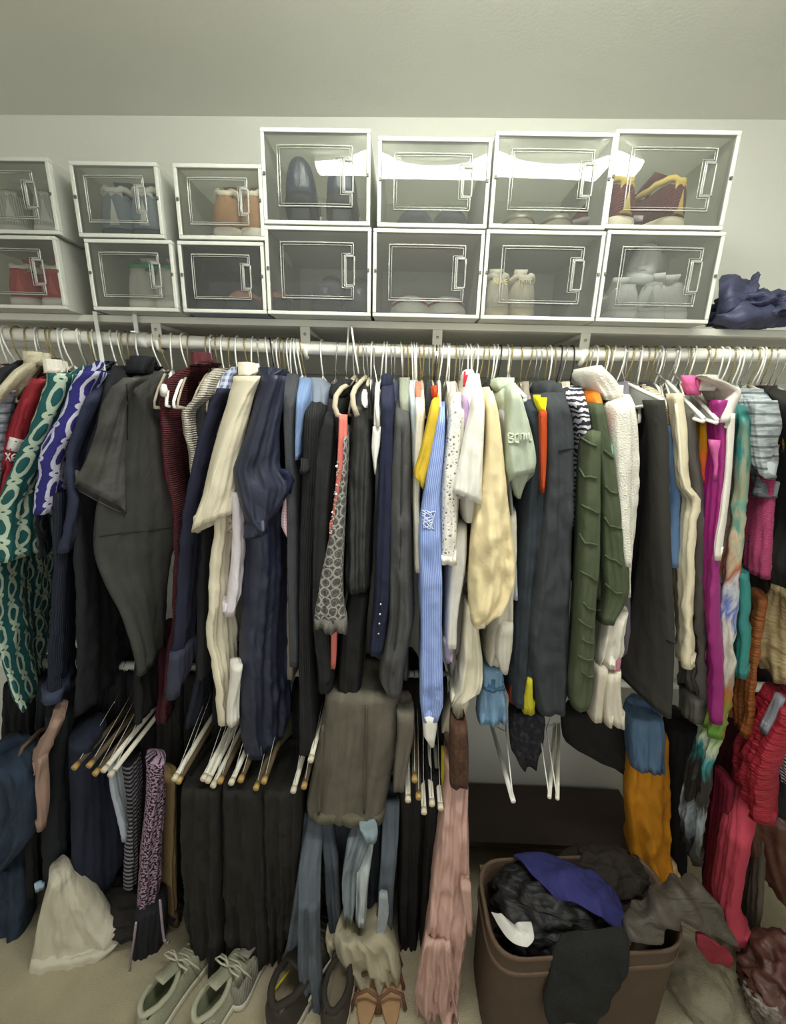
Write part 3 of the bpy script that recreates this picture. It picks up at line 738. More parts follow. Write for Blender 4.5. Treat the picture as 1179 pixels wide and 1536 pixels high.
M_TEAL = f('#16494a', 'rings', '#b3c2ae', .92)
G('print_robe', 'long teal robe printed with pale chain ovals', 'robe', M_TEAL, [('body', '548,118,166 565,100,160 600,92,150 660,66,130 720,34,100 780,4,92 840,-6,90 845,-6,90 920,-4,86 1000,10,82 1045,30,78 1066,42,74', 'L', dict(sh=50, dy=.02, amp=.007, tilt=-.0)), ('sleeve', '560,90,120 585,86,112 640,62,102 700,26,88 760,-2,84 820,-10,90 846,-10,92', 'L', dict(yl=.99, yr=1.14, D=.05, amp=.006))], hook=113)
G('dark_print_tunic', 'black top with grey ring print hanging below the purple blouse', 'top', f('#17191d', 'rings', '#4c5258', 1.1), [('body', '700,70,110 760,60,98 800,62,94 836,66,92', 'L', dict(dy=.06))], hook=130, kind='b')
G('print_blouse', 'purple blouse printed with white chain ovals', 'blouse', f('#2f2d74', 'rings', '#c0c0d2', .92), [('body', '541,140,170 560,126,168 600,108,160 650,98,140 720,80,112', 'L', dict(sh=45, dy=.0)), ('sleeve', '556,132,168 580,116,162 625,102,142 660,92,108 690,76,104 730,62,112 766,50,121', 'L', dict(yl=.985, yr=1.12, D=.05, amp=.005, tilt=.012))], hook=135)
G('navy_t_shirt', 'dark navy T-shirt sleeve tucked behind washed black T-shirt', 'shirt', f('#23283a'), [('body', '556,150,190 580,140,186 640,118,170 700,102,150 750,112,140 800,100,150 830,92,140', 'L', dict(sh=40, dy=.0, yl=.99, yr=1.2))], hook=162)
G('polo_shirt', 'black polo shirt with stand collar behind washed black T-shirt', 'shirt', f('#17181c'), [('body', '548,165,240 565,160,236 600,155,230 680,130,220 760,116,210 840,112,200 960,116,206 1076,114,202', 'L', dict(sh=30, yl=1.02, yr=1.3)), ('collar', '534,212,238 545,205,242 560,200,240', 'L', dict(yl=1.12, yr=1.25, D=.06))], hook=190, kind='b')
G('jersey', 'navy mesh jersey with folded hem under the teal robe side', 'shirt', f('#191f2c', 'knit'), [('body', '740,84,136 800,84,128 850,86,120 950,82,118 1046,76,116', 'L', dict(dy=.0, yl=1.0, yr=1.16)), ('hem_band', '1040,76,116 1056,75,116', 'L', dict(yl=.994, yr=1.155, D=.055, mat=f('#3a4157')))], hook=173)
bt, bo = G('t_shirt', 'washed black T-shirt with wide sleeve and folded body', 'shirt', f('#2d2d2b', 'wash', '#40403d', .6), [('body', '556,212,250 568,190,246 600,170,247 660,160,254 720,150,263 770,140,273 830,138,271 870,152,262 920,178,256 970,198,254 1012,207,253', 'L', dict(sh=40, yl=1.0, yr=1.17, tilt=.006, amp=.0032)), ('sleeve', '566,188,228 580,176,206 610,156,194 650,142,192 700,124,190 748,107,186', 'L', dict(yl=.965, yr=1.03, D=.05, mat=f('#343432', 'wash', '#5a5955', .8), tilt=-.042, bd=.03, amp=.004))], hook=229)
stroke('hem_stitch', [(112, 733), (130, 742), (150, 753), (168, 762), (182, 768)], 1, .0014, fabric('#77746c'), bt, bo)
stroke('sleeve_seam', [(190, 576), (192, 610), (191, 660)], 1, .0013, fabric('#1c1c1b'), bt, bo)
stroke('fold_shade_line', [(140, 806), (180, 800), (225, 796), (268, 790)], 1, .0012, fabric('#1c1c1b'), bt, bo)  # dark stroke paints the shade along the fold
G('long_shirt', 'plain black shirt tail below the washed black T-shirt', 'shirt', f('#121314'), [('body', '880,178,244 960,200,246 1088,203,242', 'L', dict(yl=1.05, yr=1.2))], hook=240, kind='b')
G('blouse', 'raspberry pink blouse edge between black T-shirt and maroon sweater', 'blouse', f('#a12f55'), [('body', '600,246,266 660,250,268 720,256,276 776,268,282', 'L', dict(yl=1.13, yr=1.3))], hook=252)
ms, mo = G('knit_sweater', 'maroon rib knit sweater with white tag on shoulder', 'sweater', f('#4d2328', 'ribh'), [('body', '544,292,328 556,266,326 575,246,318 600,242,312 650,244,306 700,250,300 760,264,296 900,262,300 1086,246,272', 'L', dict(sh=40, yl=1.10, yr=1.34, tilt=.0)), ('collar', '540,296,328 548,288,328', 'L', dict(yl=1.13, yr=1.2, D=.05))], hook=271)
MB().tube([PY(246, 577, 1.085)-mo, PY(246, 585, 1.08)-mo, PY(245, 593, 1.085)-mo], [.006, .0095, .008], 10).build('security_tag', m_white, ms, True)
G('knit_tunic', 'pale grey rib knit top against the maroon sweater', 'top', f('#c4bcae', 'ribh'), [('body', '552,318,352 570,306,346 595,298,338 617,276,330 650,280,326 690,290,322 800,296,330', 'L', dict(sh=40, yl=1.06, yr=1.3))], hook=313)
G('plaid_shirt', 'blue check shirt collar standing above the cream shirt', 'shirt', f('#5d6a92', 'check', '#c9ccd6'), [('body', '550,345,362 566,336,362 620,324,360 700,318,356', 'L', dict(sh=40, yl=1.08, yr=1.3))], hook=341, kind='b')
nj, no = G('denim_jacket', 'navy jacket with white zigzag stitching at its edge', 'jacket', f('#1b1d2e'), [('body', '582,330,366 610,316,356 660,300,350 720,286,345 800,272,335 880,266,330 960,260,318 1010,254,312 1040,250,292', 'L', dict(yl=1.02, yr=1.22, tilt=.02)), ('hem_panel', '985,256,302 1015,252,302 1043,250,290', 'L', dict(yl=1.0, yr=1.14, D=.04, tilt=.02, mat=f('#2d2f3e')))], hook=330)
stroke('zigzag_stitch', [(303+(2 if i % 2 else -3)-i*.15, 925+i*3.0) for i in range(19)], 1.075, .0011, m_print, nj, no)
G('trousers', 'black trousers with dark navy leg behind the denim jacket', 'trousers', f('#1c202c'), [('leg', '960,290,330 1020,296,332 1096,280,332', 'L', dict(yl=1.1, yr=1.3))])
G('crimson_tunic', 'dark wine top hem under the black shirt tail', 'top', f('#3d1522'), [('body', '960,238,262 1040,240,270 1088,238,268', 'L', dict(yl=1.16, yr=1.3))], hook=279, kind='b')
G('blouse', 'floral beige blouse between cream shirt and navy satin shirt', 'blouse', f('#c9bca4', 'speck', '#9a6f63'), [('body', '562,366,388 585,356,384 640,346,372 720,340,368 800,342,370', 'L', dict(sh=40, yl=1.03, yr=1.2))], hook=375)
G('linen_shirt', 'cream linen shirt with elbow sleeve and long rumpled tail', 'shirt', f('#ddd5bd'), [('body', '560,364,392 580,352,386 640,336,372 720,326,366 800,322,362 850,316,361 900,312,359 955,310,359 1010,318,360 1060,325,361 1091,329,361', 'L', dict(sh=40, yl=1.0, yr=1.1, amp=.006)), ('sleeve', '563,364,392 590,350,386 640,330,376 690,313,364 740,297,359 784,278,357', 'L', dict(yl=.955, yr=1.0, D=.09, tilt=.02, bd=.035, amp=.004)), ('collar', '556,372,398 564,362,396', 'L', dict(yl=1.1, yr=1.18, D=.05))], hook=367, kind='b')
G('inner_shirt', 'lilac white shirt tail hanging beside the linen shirt', 'shirt', f('#d6cfd6'), [('body', '740,352,374 800,352,374 860,348,371 900,344,364 925,342,352', 'L', dict(yl=.985, yr=1.05)), ('cuff', '1000,356,361 1050,345,362 1093,342,361', 'L', dict(yl=.985, yr=1.03, mat=f('#e2dfd6')))], hook=396)
G('satin_shirt', 'navy satin shirt dress with boxy sleeve and long body', 'shirt', f('#191d2f', 'satin', rough=.5), [('body', '556,398,432 580,390,430 640,378,428 720,370,434 800,370,438 850,369,441 900,366,443 1000,361,440 1080,360,442 1120,362,441 1146,370,432', 'L', dict(sh=40, yl=.99, yr=1.12, D=.08, amp=.008)), ('sleeve', '562,396,432 600,384,430 640,372,426 680,358,424 706,347,424 735,350,440 760,358,428 783,368,412 803,380,398', 'L', dict(yl=.95, yr=1.0, D=.07, amp=.006, bd=.02)), ('collar', '552,404,436 562,396,434 572,392,428', 'L', dict(yl=1.08, yr=1.15, D=.06)), ('cuff', '706,420,432 722,424,445 742,420,440', 'L', dict(yl=.99, yr=1.02, D=.05, mat=f('#141932')))], hook=402, kind='k')
G('gingham_shirt', 'pink gingham sleeve showing beside the navy satin shirt', 'shirt', f('#d9a6b4', 'check', '#f0e4e4', 2), [('sleeve', '700,424,442 745,422,443 790,418,443 818,434,444', 'C', dict(yl=1.02, yr=1.02, D=.1))], hook=415)
G('charcoal_shirt', 'charcoal shirt squeezed beside the navy satin shirt', 'shirt', f('#35363a'), [('body', '560,424,444 585,418,446 640,420,444 720,424,446 900,428,448 1000,430,450', 'C', dict(sh=40, dy=.01))], hook=425, kind='b')
G('chambray_shirt', 'light blue chambray shirt edge beside the black cardigan', 'shirt', f('#6f86ac'), [('body', '566,446,468 590,441,462 640,439,454 690,440,448', 'C', dict(sh=35, dy=.0, D=.2))], hook=440)
G('grey_shirt', 'grey blue collar on a white hanger above the black cardigan', 'shirt', f('#767e8c'), [('body', '566,462,482 580,462,494 640,462,492 720,462,490', 'C', dict(sh=35, dy=.06))], hook=481)
G('cardigan', 'black knit cardigan with a tied belt at the elbow', 'cardigan', f('#1e1e1f', 'knit'), [('body', '588,462,486 602,452,490 640,448,488 720,446,486 800,444,476 900,443,470 1000,443,470 1080,444,472 1134,444,472', 'C', dict(sh=30, dy=.0, amp=.005)), ('belt', '700,448,464 706,446,464 711,447,463', 'S', dict(dy=.01, D=.1))], hook=430)
G('hoodie', 'black hoodie with long sleeves beside the coral ribbon', 'hoodie', f('#18191a'), [('body', '576,508,526 590,490,522 620,484,512 700,478,508 800,474,500 900,470,498 1000,470,500 1040,472,500', 'C', dict(sh=35, dy=.005)), ('sleeve', '612,486,504 660,474,500 740,468,494 840,466,490 940,466,492 1028,476,496', 'S', dict(dy=.0)), ('hood', '568,506,530 580,490,524 598,490,518', 'S', dict(yl=1.05, yr=1.05, D=.14))], hook=445)
RIB = G('ribbon_dress', 'coral pink ribbon top with sequin trim', 'top', f('#d9776c'), [('body', '622,507,521 650,506,521 700,504,518 740,501,514 780,496,506 806,493,500', 'T', dict(yl=.965, yr=.965, amp=.003)), ('ribbon_end', '940,495,506 975,495,505 1004,495,503', 'T', dict(yl=.99, yr=.99, amp=.003))])
rib_, ribo = RIB
sq = MB()
for i in range(60):
    t = (i//2)/29; px_, py_ = lerp(507, 496, t)+HR.uniform(-3.0, 2.0), lerp(694, 800, t)
    p = snap(rib_, px_, py_, .97)
    if p: sq.tube([p-ribo, p-ribo+Vector((HR.uniform(-.004, .004), -.003, HR.uniform(-.004, .004)))], .002, 5)
sq.build('sequin_trim', solid('sequin', '#d8d4cc', .25, .7), rib_)['kind'] = 'stuff'
G('scarf', 'grey scarf woven with pale ring lattice and frayed hem', 'scarf', f('#4e4d4b', 'lattice', '#9a9893'), [('cloth', '640,514,521 700,512,520 760,501,517 830,486,515 890,474,514 936,466,521', 'S', dict(dy=-.01, amp=.004, tilt=-.006)), ('fringe_band', '930,466,521 948,467,522', 'S', dict(dy=-.014, mat=f('#6e6b66', 'fleece'), scallop=.004, tilt=-.006))], hook=520, kind='v')
G('chiffon_blouse', 'sheer black blouse with gathered sleeve next to the grey scarf', 'blouse', f('#202120', 'satin'), [('body', '572,528,556 600,522,554 660,520,558 720,514,561 800,513,558 860,512,556 890,514,555', 'C', dict(sh=40, dy=-.005, amp=.008)), ('slip', '880,520,554 960,505,548 1060,500,540 1105,502,534', 'C', dict(dy=.02, mat=f('#141414')))], hook=550, kind='v')
G('tank_tunic', 'white tank top hanging narrow between black blouse and navy shirt', 'top', f('#e2e2dc'), [('body', '640,558,572 670,556,570 690,558,566 712,561,564', 'T', dict(yl=.995, yr=.995)), ('strap', '580,562,568 620,560,568 645,560,570', 'T', dict(yl=1.01, yr=1.01))], hook=557)
G('white_camisole', 'small white satin top tucked over the black blouse shoulder', 'top', f('#e6e6e2', 'satin'), [('body', '584,544,549 592,541,551 606,541,552 612,546,551', 'T', dict(yl=.985, yr=.985))])
nv, nvo = G('navy_shirt', 'dark navy shirt with a row of pearl studs at cuff', 'shirt', f('#181c30'), [('body', '566,572,590 590,568,592 640,568,594 700,564,596 800,560,592 900,556,590 984,550,578', 'C', dict(sh=40, dy=-.005)), ('collar', '560,574,588 575,568,590 584,568,588', 'S', dict(yl=1.09, yr=1.09, D=.1))], hook=580)
buttons(nv, nvo, [(571, 906, .975), (570, 921, .974), (569, 935, .973), (568, 950, .972)], m_steel, .003, 'stud')
G('button_shirt', 'charcoal button shirt with long sleeve and angled hem', 'shirt', f('#4b4b4b'), [('body', '592,594,614 612,590,616 640,587,618 700,582,620 760,580,621 850,579,623 930,578,626 960,574,622 1000,566,614 1030,564,610 1047,576,606', 'C', dict(sh=35, dy=-.012, amp=.006, k=1.4)), ('placket', '640,602,606 760,600,604 900,597,601 1010,588,592', 'T', dict(yl=.985, yr=.985, D=.012, mat=f('#2c2c2d')))], hook=602)
G('polo_shirt', 'grey green polo squeezed behind the charcoal button shirt', 'shirt', f('#8b8f80'), [('body', '566,598,616 590,596,618 660,598,620 760,604,622', 'C', dict(sh=35, dy=.03))], hook=612, kind='b')
G('thin_tunic', 'pale grey blue top with thin stripes beside the cream sweater', 'top', f('#a9b4b8'), [('body', '570,612,622 600,613,624 660,616,626 700,617,624', 'C', dict(sh=30, dy=.015, D=.2))], hook=618)
G('cream_sweater', 'off white thin sweater next to the yellow top', 'sweater', f('#d8d4c4'), [('body', '580,622,636 604,621,640 660,618,638 720,618,634 760,618,632 860,620,640', 'C', dict(sh=30, dy=.0))], hook=622)
G('coral_tunic', 'coral top shoulder poking up behind the cream sweater', 'top', f('#cf7a62'), [('body', '572,622,632 590,622,634 640,624,634', 'C', dict(sh=25, dy=.05, D=.15))], hook=630, kind='b')
G('yellow_tunic', 'yellow short sleeved top beside the blue striped shirt', 'top', f('#c9aa34'), [('body', '584,648,660 610,648,662 680,640,656 760,634,650', 'C', dict(sh=30, dy=.0)), ('sleeve', '596,648,661 620,643,660 650,636,656 690,626,648 718,619,640 728,626,636', 'S', dict(tilt=-.012, bd=.01))], hook=650, kind='b')
G('hanger_tunic', 'red orange top peeking above the yellow top', 'top', f('#c64a24'), [('body', '578,649,656 588,648,658 600,649,657', 'C', dict(dy=.05, D=.12))], hook=655, kind='k')
bs, bso = G('striped_shirt', 'blue pinstripe shirt with embroidery and a white pointed cuff', 'shirt', f('#6f88c8', 'stripe', '#a4b5e2', 1.6), [('body', '602,656,670 640,650,671 700,640,671 760,630,670 820,624,669 880,625,668 950,629,667 1020,627,667', 'C', dict(sh=30, dy=-.008, amp=.006, k=1.5)), ('sleeve', '610,658,670 680,644,668 740,634,662 800,626,664 880,628,666 960,630,666 1030,627,668 1062,628,668 1084,632,660', 'S', dict(dy=-.005, amp=.006, k=1.2)), ('cuff', '1076,631,659 1095,633,658 1108,634,656 1121,645,653', 'S', dict(dy=-.004, mat=f('#e3e2d8'), amp=.003))], hook=665)
stroke('embroidery', [(631+(i % 4)*6+(i*7 % 5), 764+(i*5 % 32)) for i in range(22)], .955, .0013, fabric('#c9d4f0'), bs, bso)
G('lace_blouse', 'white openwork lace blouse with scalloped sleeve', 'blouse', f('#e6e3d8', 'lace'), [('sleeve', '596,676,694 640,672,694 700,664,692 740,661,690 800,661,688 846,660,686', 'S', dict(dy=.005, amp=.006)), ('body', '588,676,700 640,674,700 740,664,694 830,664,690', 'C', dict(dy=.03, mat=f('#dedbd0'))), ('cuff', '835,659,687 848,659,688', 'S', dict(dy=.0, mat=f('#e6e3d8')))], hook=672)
G('eyelet_tunic', 'white eyelet cotton top crowded beside the lace blouse', 'top', f('#e4e1d6', 'speck', '#cfccc2'), [('body', '584,682,702 605,680,704 660,676,700 740,668,690', 'C', dict(sh=30, dy=.0))], hook=685, kind='b')
G('lilac_tunic', 'lilac top strap showing inside the white T-shirt collar', 'top', f('#b59ac2'), [('body', '592,692,703 620,694,706 655,697,704', 'T', dict(yl=1.0, yr=1.0))], hook=697, kind='v')
G('cotton_shirt', 'white cotton shirt tail with lilac hem below lace blouse', 'shirt', f('#dcdad2'), [('body', '780,680,706 850,672,704 920,668,692 974,667,688', 'C', dict(dy=.0)), ('lining', '960,664,682 995,668,680', 'T', dict(yl=1.01, yr=1.01, mat=f('#a99bb2')))], hook=702)
G('boxy_t_shirt', 'white boxy T-shirt with stitched sleeve and red neck label', 'shirt', f('#e4e2d8'), [('body', '560,696,722 580,694,728 620,694,730 700,690,728 760,690,726 784,694,722', 'C', dict(sh=40, dy=.01)), ('sleeve', '580,712,728 610,708,730 650,698,730 700,687,729 748,677,728', 'S', dict(dy=-.015, tilt=-.018, bd=.025, amp=.004)), ('collar', '554,696,714 570,694,716 596,694,708', 'S', dict(yl=1.08, yr=1.08, D=.1)), ('neck_label', '562,699,703 575,695,699 580,694,698', 'T', dict(yl=1.065, yr=1.065, D=.006, mat=f('#b02a3a')))], hook=708)
G('balloon_blouse', 'butter cream blouse with balloon sleeve gathered at cuff', 'blouse', f('#e0cfa4'), [('sleeve', '586,730,744 620,729,752 680,728,760 740,718,767 800,706,776 845,703,781 890,702,776 920,705,758 938,708,736', 'S', dict(dy=-.01, D=.12, amp=.008, k=1.3)), ('body', '580,722,742 640,724,752 760,712,760 880,706,750', 'C', dict(dy=.05)), ('cuff', '932,708,733 942,708,733', 'S', dict(dy=-.012, D=.1, mat=f('#eee2c4')))], hook=718)
G('satin_tail_blouse', 'ivory satin blouse tail drooping under the balloon sleeve', 'blouse', f('#ddd6bf', 'satin'), [('body', '900,700,716 950,696,722 1000,690,728 1040,684,724 1062,676,690', 'C', dict(dy=.0, D=.12, amp=.01)), ('underlayer', '1000,686,712 1060,674,706 1092,662,700', 'C', dict(dy=.03, D=.1, mat=f('#cfc9b4'), tilt=.03))], hook=728, kind='b')
G('grey_vest', 'silver grey vest edge between cream blouse and sage T-shirt', 'vest', f('#a9adb2'), [('body', '590,748,760 630,752,764 700,758,768 760,764,772 900,768,780', 'C', dict(sh=30, dy=.02))], hook=743)
st_, sto = G('sage_t_shirt', 'sage green T-shirt with embossed letters on short sleeve', 'shirt', f('#a9b3a0'), [('body', '568,742,772 590,748,776 640,752,780 720,758,786', 'C', dict(sh=30, dy=.03, mat=f('#a4ad9b'))), ('sleeve', '574,766,778 600,764,788 640,761,800 670,759,807 695,759,811 712,766,806', 'S', dict(dy=-.01, tilt=.01, bd=.055, amp=.004)), ('collar', '566,742,768 576,740,776 588,744,776', 'S', dict(yl=1.08, yr=1.08, D=.12)), ('sleeve_lining', '706,762,800 730,768,790 748,776,782', 'S', dict(dy=.02, D=.05))], hook=753, kind='k')
for pl in ([(763, 650), (763, 664), (769, 664), (770, 659), (764, 657), (769, 655), (769, 651), (763, 650)], [(778, 651), (773, 652), (772, 663), (778, 664)], [(781, 662), (782, 651), (786, 650), (786, 662)], [(789, 650), (790, 661)], [(793, 649), (794, 661), (797, 660)]):
    stroke('embossed_letter', pl, .951, .0022, fabric('#c3cbb9'), st_, sto)
G('dress_shirt', 'pale grey shirt with two cuffs below the sage T-shirt', 'shirt', f('#c6c2b4'), [('body', '760,764,778 840,756,780 900,742,776 950,735,774 1000,730,756', 'C', dict(dy=.01)), ('cuff', '925,752,774 980,742,772 1012,752,764', 'S', dict(dy=.015))], hook=765)
G('denim_tunic', 'light blue denim hem under the pale grey shirt', 'top', f('#5f83a3', 'denim', '#86a6c0'), [('body', '990,722,758 1030,722,760 1060,718,764 1086,715,767', 'C', dict(dy=.02, D=.12)), ('seam_line', '1032,722,760 1037,721,761', 'C', dict(dy=.015, D=.12, mat=f('#466a86')))], hook=770, kind='b')
G('teal_shirt', 'blackish teal T-shirt between sage T-shirt and charcoal hoodie', 'shirt', f('#252b31'), [('body', '592,786,806 620,790,814 680,800,822 740,784,826 800,780,826 900,772,820 1000,764,810 1060,766,800', 'C', dict(sh=30, dy=.01))], hook=800, kind='b')
G('orange_dress', 'rust orange dress strip with yellow strap by the hoodie', 'dress', f('#b0461f'), [('body', '616,811,822 650,811,822 700,812,821 740,813,818', 'T', dict(yl=.985, yr=.985)), ('strap', '592,803,812 602,804,815 620,812,820', 'T', dict(yl=.99, yr=.99, mat=f('#dccb1c'))), ('hem', '980,784,796 1030,764,800 1056,764,790', 'C', dict(dy=.03, D=.05, mat=f('#7a2c1c')))], hook=813, kind='s')
G('yellow_slip', 'bright yellow slip hem under the charcoal hoodie', 'top', f('#b5ad2c'), [('hem', '1020,792,800 1050,786,802 1072,784,806', 'C', dict(dy=-.002, D=.05))])
ch, cho = G('hooded_sweatshirt', 'charcoal hooded sweatshirt with long heavy sleeves', 'hoodie', f('#2c2f32'), [('body', '574,818,846 590,812,856 620,812,868 660,814,872 740,815,872 800,810,870 880,800,868 950,790,866 1010,792,864 1072,804,858', 'C', dict(sh=30, dy=-.012, amp=.006, k=1.2)), ('hood', '570,816,838 586,810,850 606,812,856', 'S', dict(yl=1.06, yr=1.06, D=.14))], hook=836, kind='b')
stroke('seam', [(838, 676), (854, 673), (872, 672)], .982, .0016, fabric('#17191b'), ch, cho)
G('wavy_print_tunic', 'black and white wavy striped top behind the olive sweater', 'top', f('#24232b', 'zebra', '#cfcdd6', 1.5), [('body', '578,838,878 592,852,884 620,866,890 650,872,893 680,876,892 740,874,884 800,870,878', 'C', dict(sh=25, dy=.0, D=.2))], hook=845, kind='k')
os_, oso = G('distressed_sweater', 'olive green sweater with frayed patch edges and two sleeves', 'sweater', f('#4a523d', 'patch'), [('body', '584,884,900 620,888,912 680,890,916 780,882,924 900,880,930', 'C', dict(sh=30, dy=.02, amp=.005)), ('sleeve', '640,886,906 700,880,906 780,875,906 850,872,904 920,868,898 1000,862,896 1040,856,894 1066,860,888', 'S', dict(dy=-.012, amp=.004)), ('sleeve', '596,890,908 650,894,918 720,902,930 800,904,942 860,906,950 900,908,948 938,902,926', 'S', dict(dy=.0, amp=.004, yl=.985, yr=.985))], hook=863, kind='k')
rx_ = random.Random(3)
for i in range(16):
    top = i % 2 == 0
    cy = 660+i*25; cx = (884 if top else 918)+rx_.uniform(-4, 4); y = .955 if top else .972
    if not top and cy > 920: cx, y = 880, .955
    if cy > 1030: break
    stroke('frayed_edge', [(cx-13, cy-6+rx_.uniform(-4, 4)), (cx-5, cy+rx_.uniform(-3, 6)), (cx+3, cy+5), (cx+13, cy+rx_.uniform(2, 14))], y, .0028, fabric('#3c4530'), os_, oso)
G('beach_dress', 'orange to coral to mint dress edge beside the white fleece', 'dress', f('#d97a3a', 'dye', None, 1.01, stops=[(.2, '#8fc0ac'), (.45, '#d0706c'), (.7, '#d5761e')]), [('body', '576,888,898 600,892,906 640,902,914 690,914,922', 'C', dict(sh=25, dy=.0, D=.1))], hook=885, kind='b')
wf, wfo = G('fleece_hoodie', 'white textured fleece hoodie with raised hood', 'hoodie', f('#dfdcd0', 'fleece'), [('body', '586,908,950 610,918,962 660,920,968 720,922,968 800,926,962 860,934,952 896,938,950', 'C', dict(sh=25, dy=.01, amp=.006, yl=1.0, yr=1.0)), ('sleeve', '594,922,950 640,922,952 700,926,952 780,930,950 850,936,950', 'S', dict(dy=.015, amp=.005)), ('hood', '548,891,908 562,888,926 580,896,940 600,906,946', 'S', dict(yl=1.04, yr=1.04, D=.16, amp=.006))], hook=899)
G('ruffle_blouse', 'white ruffled blouse hem with a pink layer below olive sleeve', 'blouse', f('#d6d1c4'), [('body', '910,924,950 940,910,944 975,900,942 1000,896,936', 'C', dict(dy=.0, D=.1, amp=.01)), ('pink_layer', '985,906,936 1008,905,936', 'C', dict(dy=.01, D=.08, mat=f('#c98a9a')))], hook=910, kind='b')
G('lounge_trousers', 'off white ribbed trousers with two narrow legs', 'trousers', f('#c9c1b0'), [('leg', '990,898,918 1040,893,912 1084,888,908', 'S', dict(dy=.02, D=.08)), ('leg', '1000,914,938 1050,908,936 1090,908,944', 'S', dict(dy=.01, D=.08))], hook=915)
G('blouse', 'white corduroy blouse strip with gold chain beside long black shirt', 'blouse', f('#cfc3a8', 'ribh'), [('body', '576,960,978 600,966,988 640,976,994 700,986,998 740,992,998', 'R', dict(sh=25, yl=1.2, yr=1.04))], hook=928)
G('long_black_shirt', 'long black shirt flaring to a wide flat hem', 'shirt', f('#2a2925'), [('body', '600,960,984 640,966,990 700,964,994 800,957,1001 880,950,1008 950,940,1014 1020,928,1014 1070,919,1013', 'R', dict(yl=1.12, yr=.985, tilt=-.028, amp=.002, D=.04, crumple=.5, k=1.0)), ('crease_shade', '964,944,1013 968,943,1013', 'R', dict(yl=1.112, yr=.977, D=.01, mat=f('#201f1c'), amp=.001))], hook=948, kind='s')  # crease is a darker strip, its shade put into the colour
G('denim_dress', 'mid blue denim dress slice between black shirt and cream vest', 'dress', f('#4c6c94', 'denim', '#6a87a8'), [('body', '640,988,1000 680,992,1006 740,994,1010 800,996,1008 850,1000,1006', 'R', dict(yl=1.14, yr=1.03)), ('hem', '1070,946,1004 1086,945,1005 1130,945,1006 1160,950,1002', 'C', dict(yl=1.13, yr=1.13, D=.10, mat=f('#4a6480', 'denim', '#66809c')))], hook=957, kind='b')
kv, kvo = G('knit_vest', 'cream knit vest with deep bound armhole', 'vest', f('#d9cfb2'), [('body', '590,998,1014 620,1001,1018 680,1004,1020 730,1006,1026 750,1006,1044 800,1005,1038 860,1004,1034 940,1010,1032 1003,1016,1031', 'R', dict(yl=1.12, yr=1.0, tilt=-.0))], hook=970)
stroke('armhole_binding', [(1014, 606), (1019, 660), (1022, 710), (1028, 732), (1040, 746)], 1, .0035, fabric('#e6dec6'), kv, kvo)
G('shirt', 'grey brushed denim shirt with ribbed cuff behind cream vest', 'shirt', f('#4a4742', 'denim', '#64605a'), [('body', '620,1022,1032 680,1024,1036 760,1034,1046 850,1034,1051 940,1030,1055 1040,1016,1060 1060,1014,1061', 'R', dict(yl=1.14, yr=1.03, amp=.008)), ('cuff', '1056,1014,1060 1090,1014,1058', 'R', dict(yl=1.1, yr=1.02, D=.06, amp=.004))], hook=990, kind='b')
G('ombre_blouse', 'yellow to orange blouse piece above the magenta dress', 'blouse', f('#df8a1c', 'dye', None, 1.02, stops=[(.1, '#c04028'), (.4, '#d8691c'), (.7, '#d9981e')]), [('body', '632,1036,1064 660,1036,1062 690,1038,1056 725,1044,1050', 'R', dict(yl=1.12, yr=1.05))], hook=1005, kind='s')
G('magenta_dress', 'magenta satin dress with pink waist knot', 'dress', f('#8c1f6c', 'satin'), [('body', '600,1058,1084 650,1056,1090 690,1056,1090 760,1045,1086 820,1046,1078 900,1052,1072 980,1058,1074 1086,1062,1076', 'R', dict(yl=1.06, yr=.99, amp=.007)), ('waist_knot', '660,1062,1072 680,1062,1080 700,1066,1084 720,1066,1080', 'R', dict(yl=1.04, yr=1.0, D=.03, mat=f('#c05a96', 'satin')))], hook=1025)
G('pink_tunic', 'bright pink top shoulder between flat white hangers', 'top', f('#dd6aa0'), [('body', '563,1023,1027 576,1020,1038 592,1026,1044', 'R', dict(yl=1.10, yr=1.04))], hook=1045, kind='b')
wj, wjo = G('white_jacket', 'grey white jacket with broad collar and straight placket', 'jacket', f('#cfcbc2'), [('body', '563,1040,1056 574,1042,1088 586,1046,1112 600,1052,1106 615,1060,1096 634,1066,1086', 'R', dict(yl=1.10, yr=.985, amp=.003)), ('placket', '620,1088,1100 700,1083,1098 780,1075,1090 842,1068,1080', 'R', dict(yl=1.0, yr=.98, D=.02, mat=f('#e3ded4'))), ('collar', '562,1040,1062 574,1038,1076 586,1044,1062', 'R', dict(yl=1.09, yr=1.02, D=.04))], hook=1051)
DYE = [(.02, '#5f8a3a'), (.14, '#9a5a28'), (.24, '#8b8378'), (.33, '#d0cdc2'), (.40, '#4458a0'), (.47, '#b9bcc0'), (.54, '#9c4f2a'), (.64, '#b8aa90'), (.72, '#5c9484'), (.80, '#8f8f74'), (.9, '#337873')]
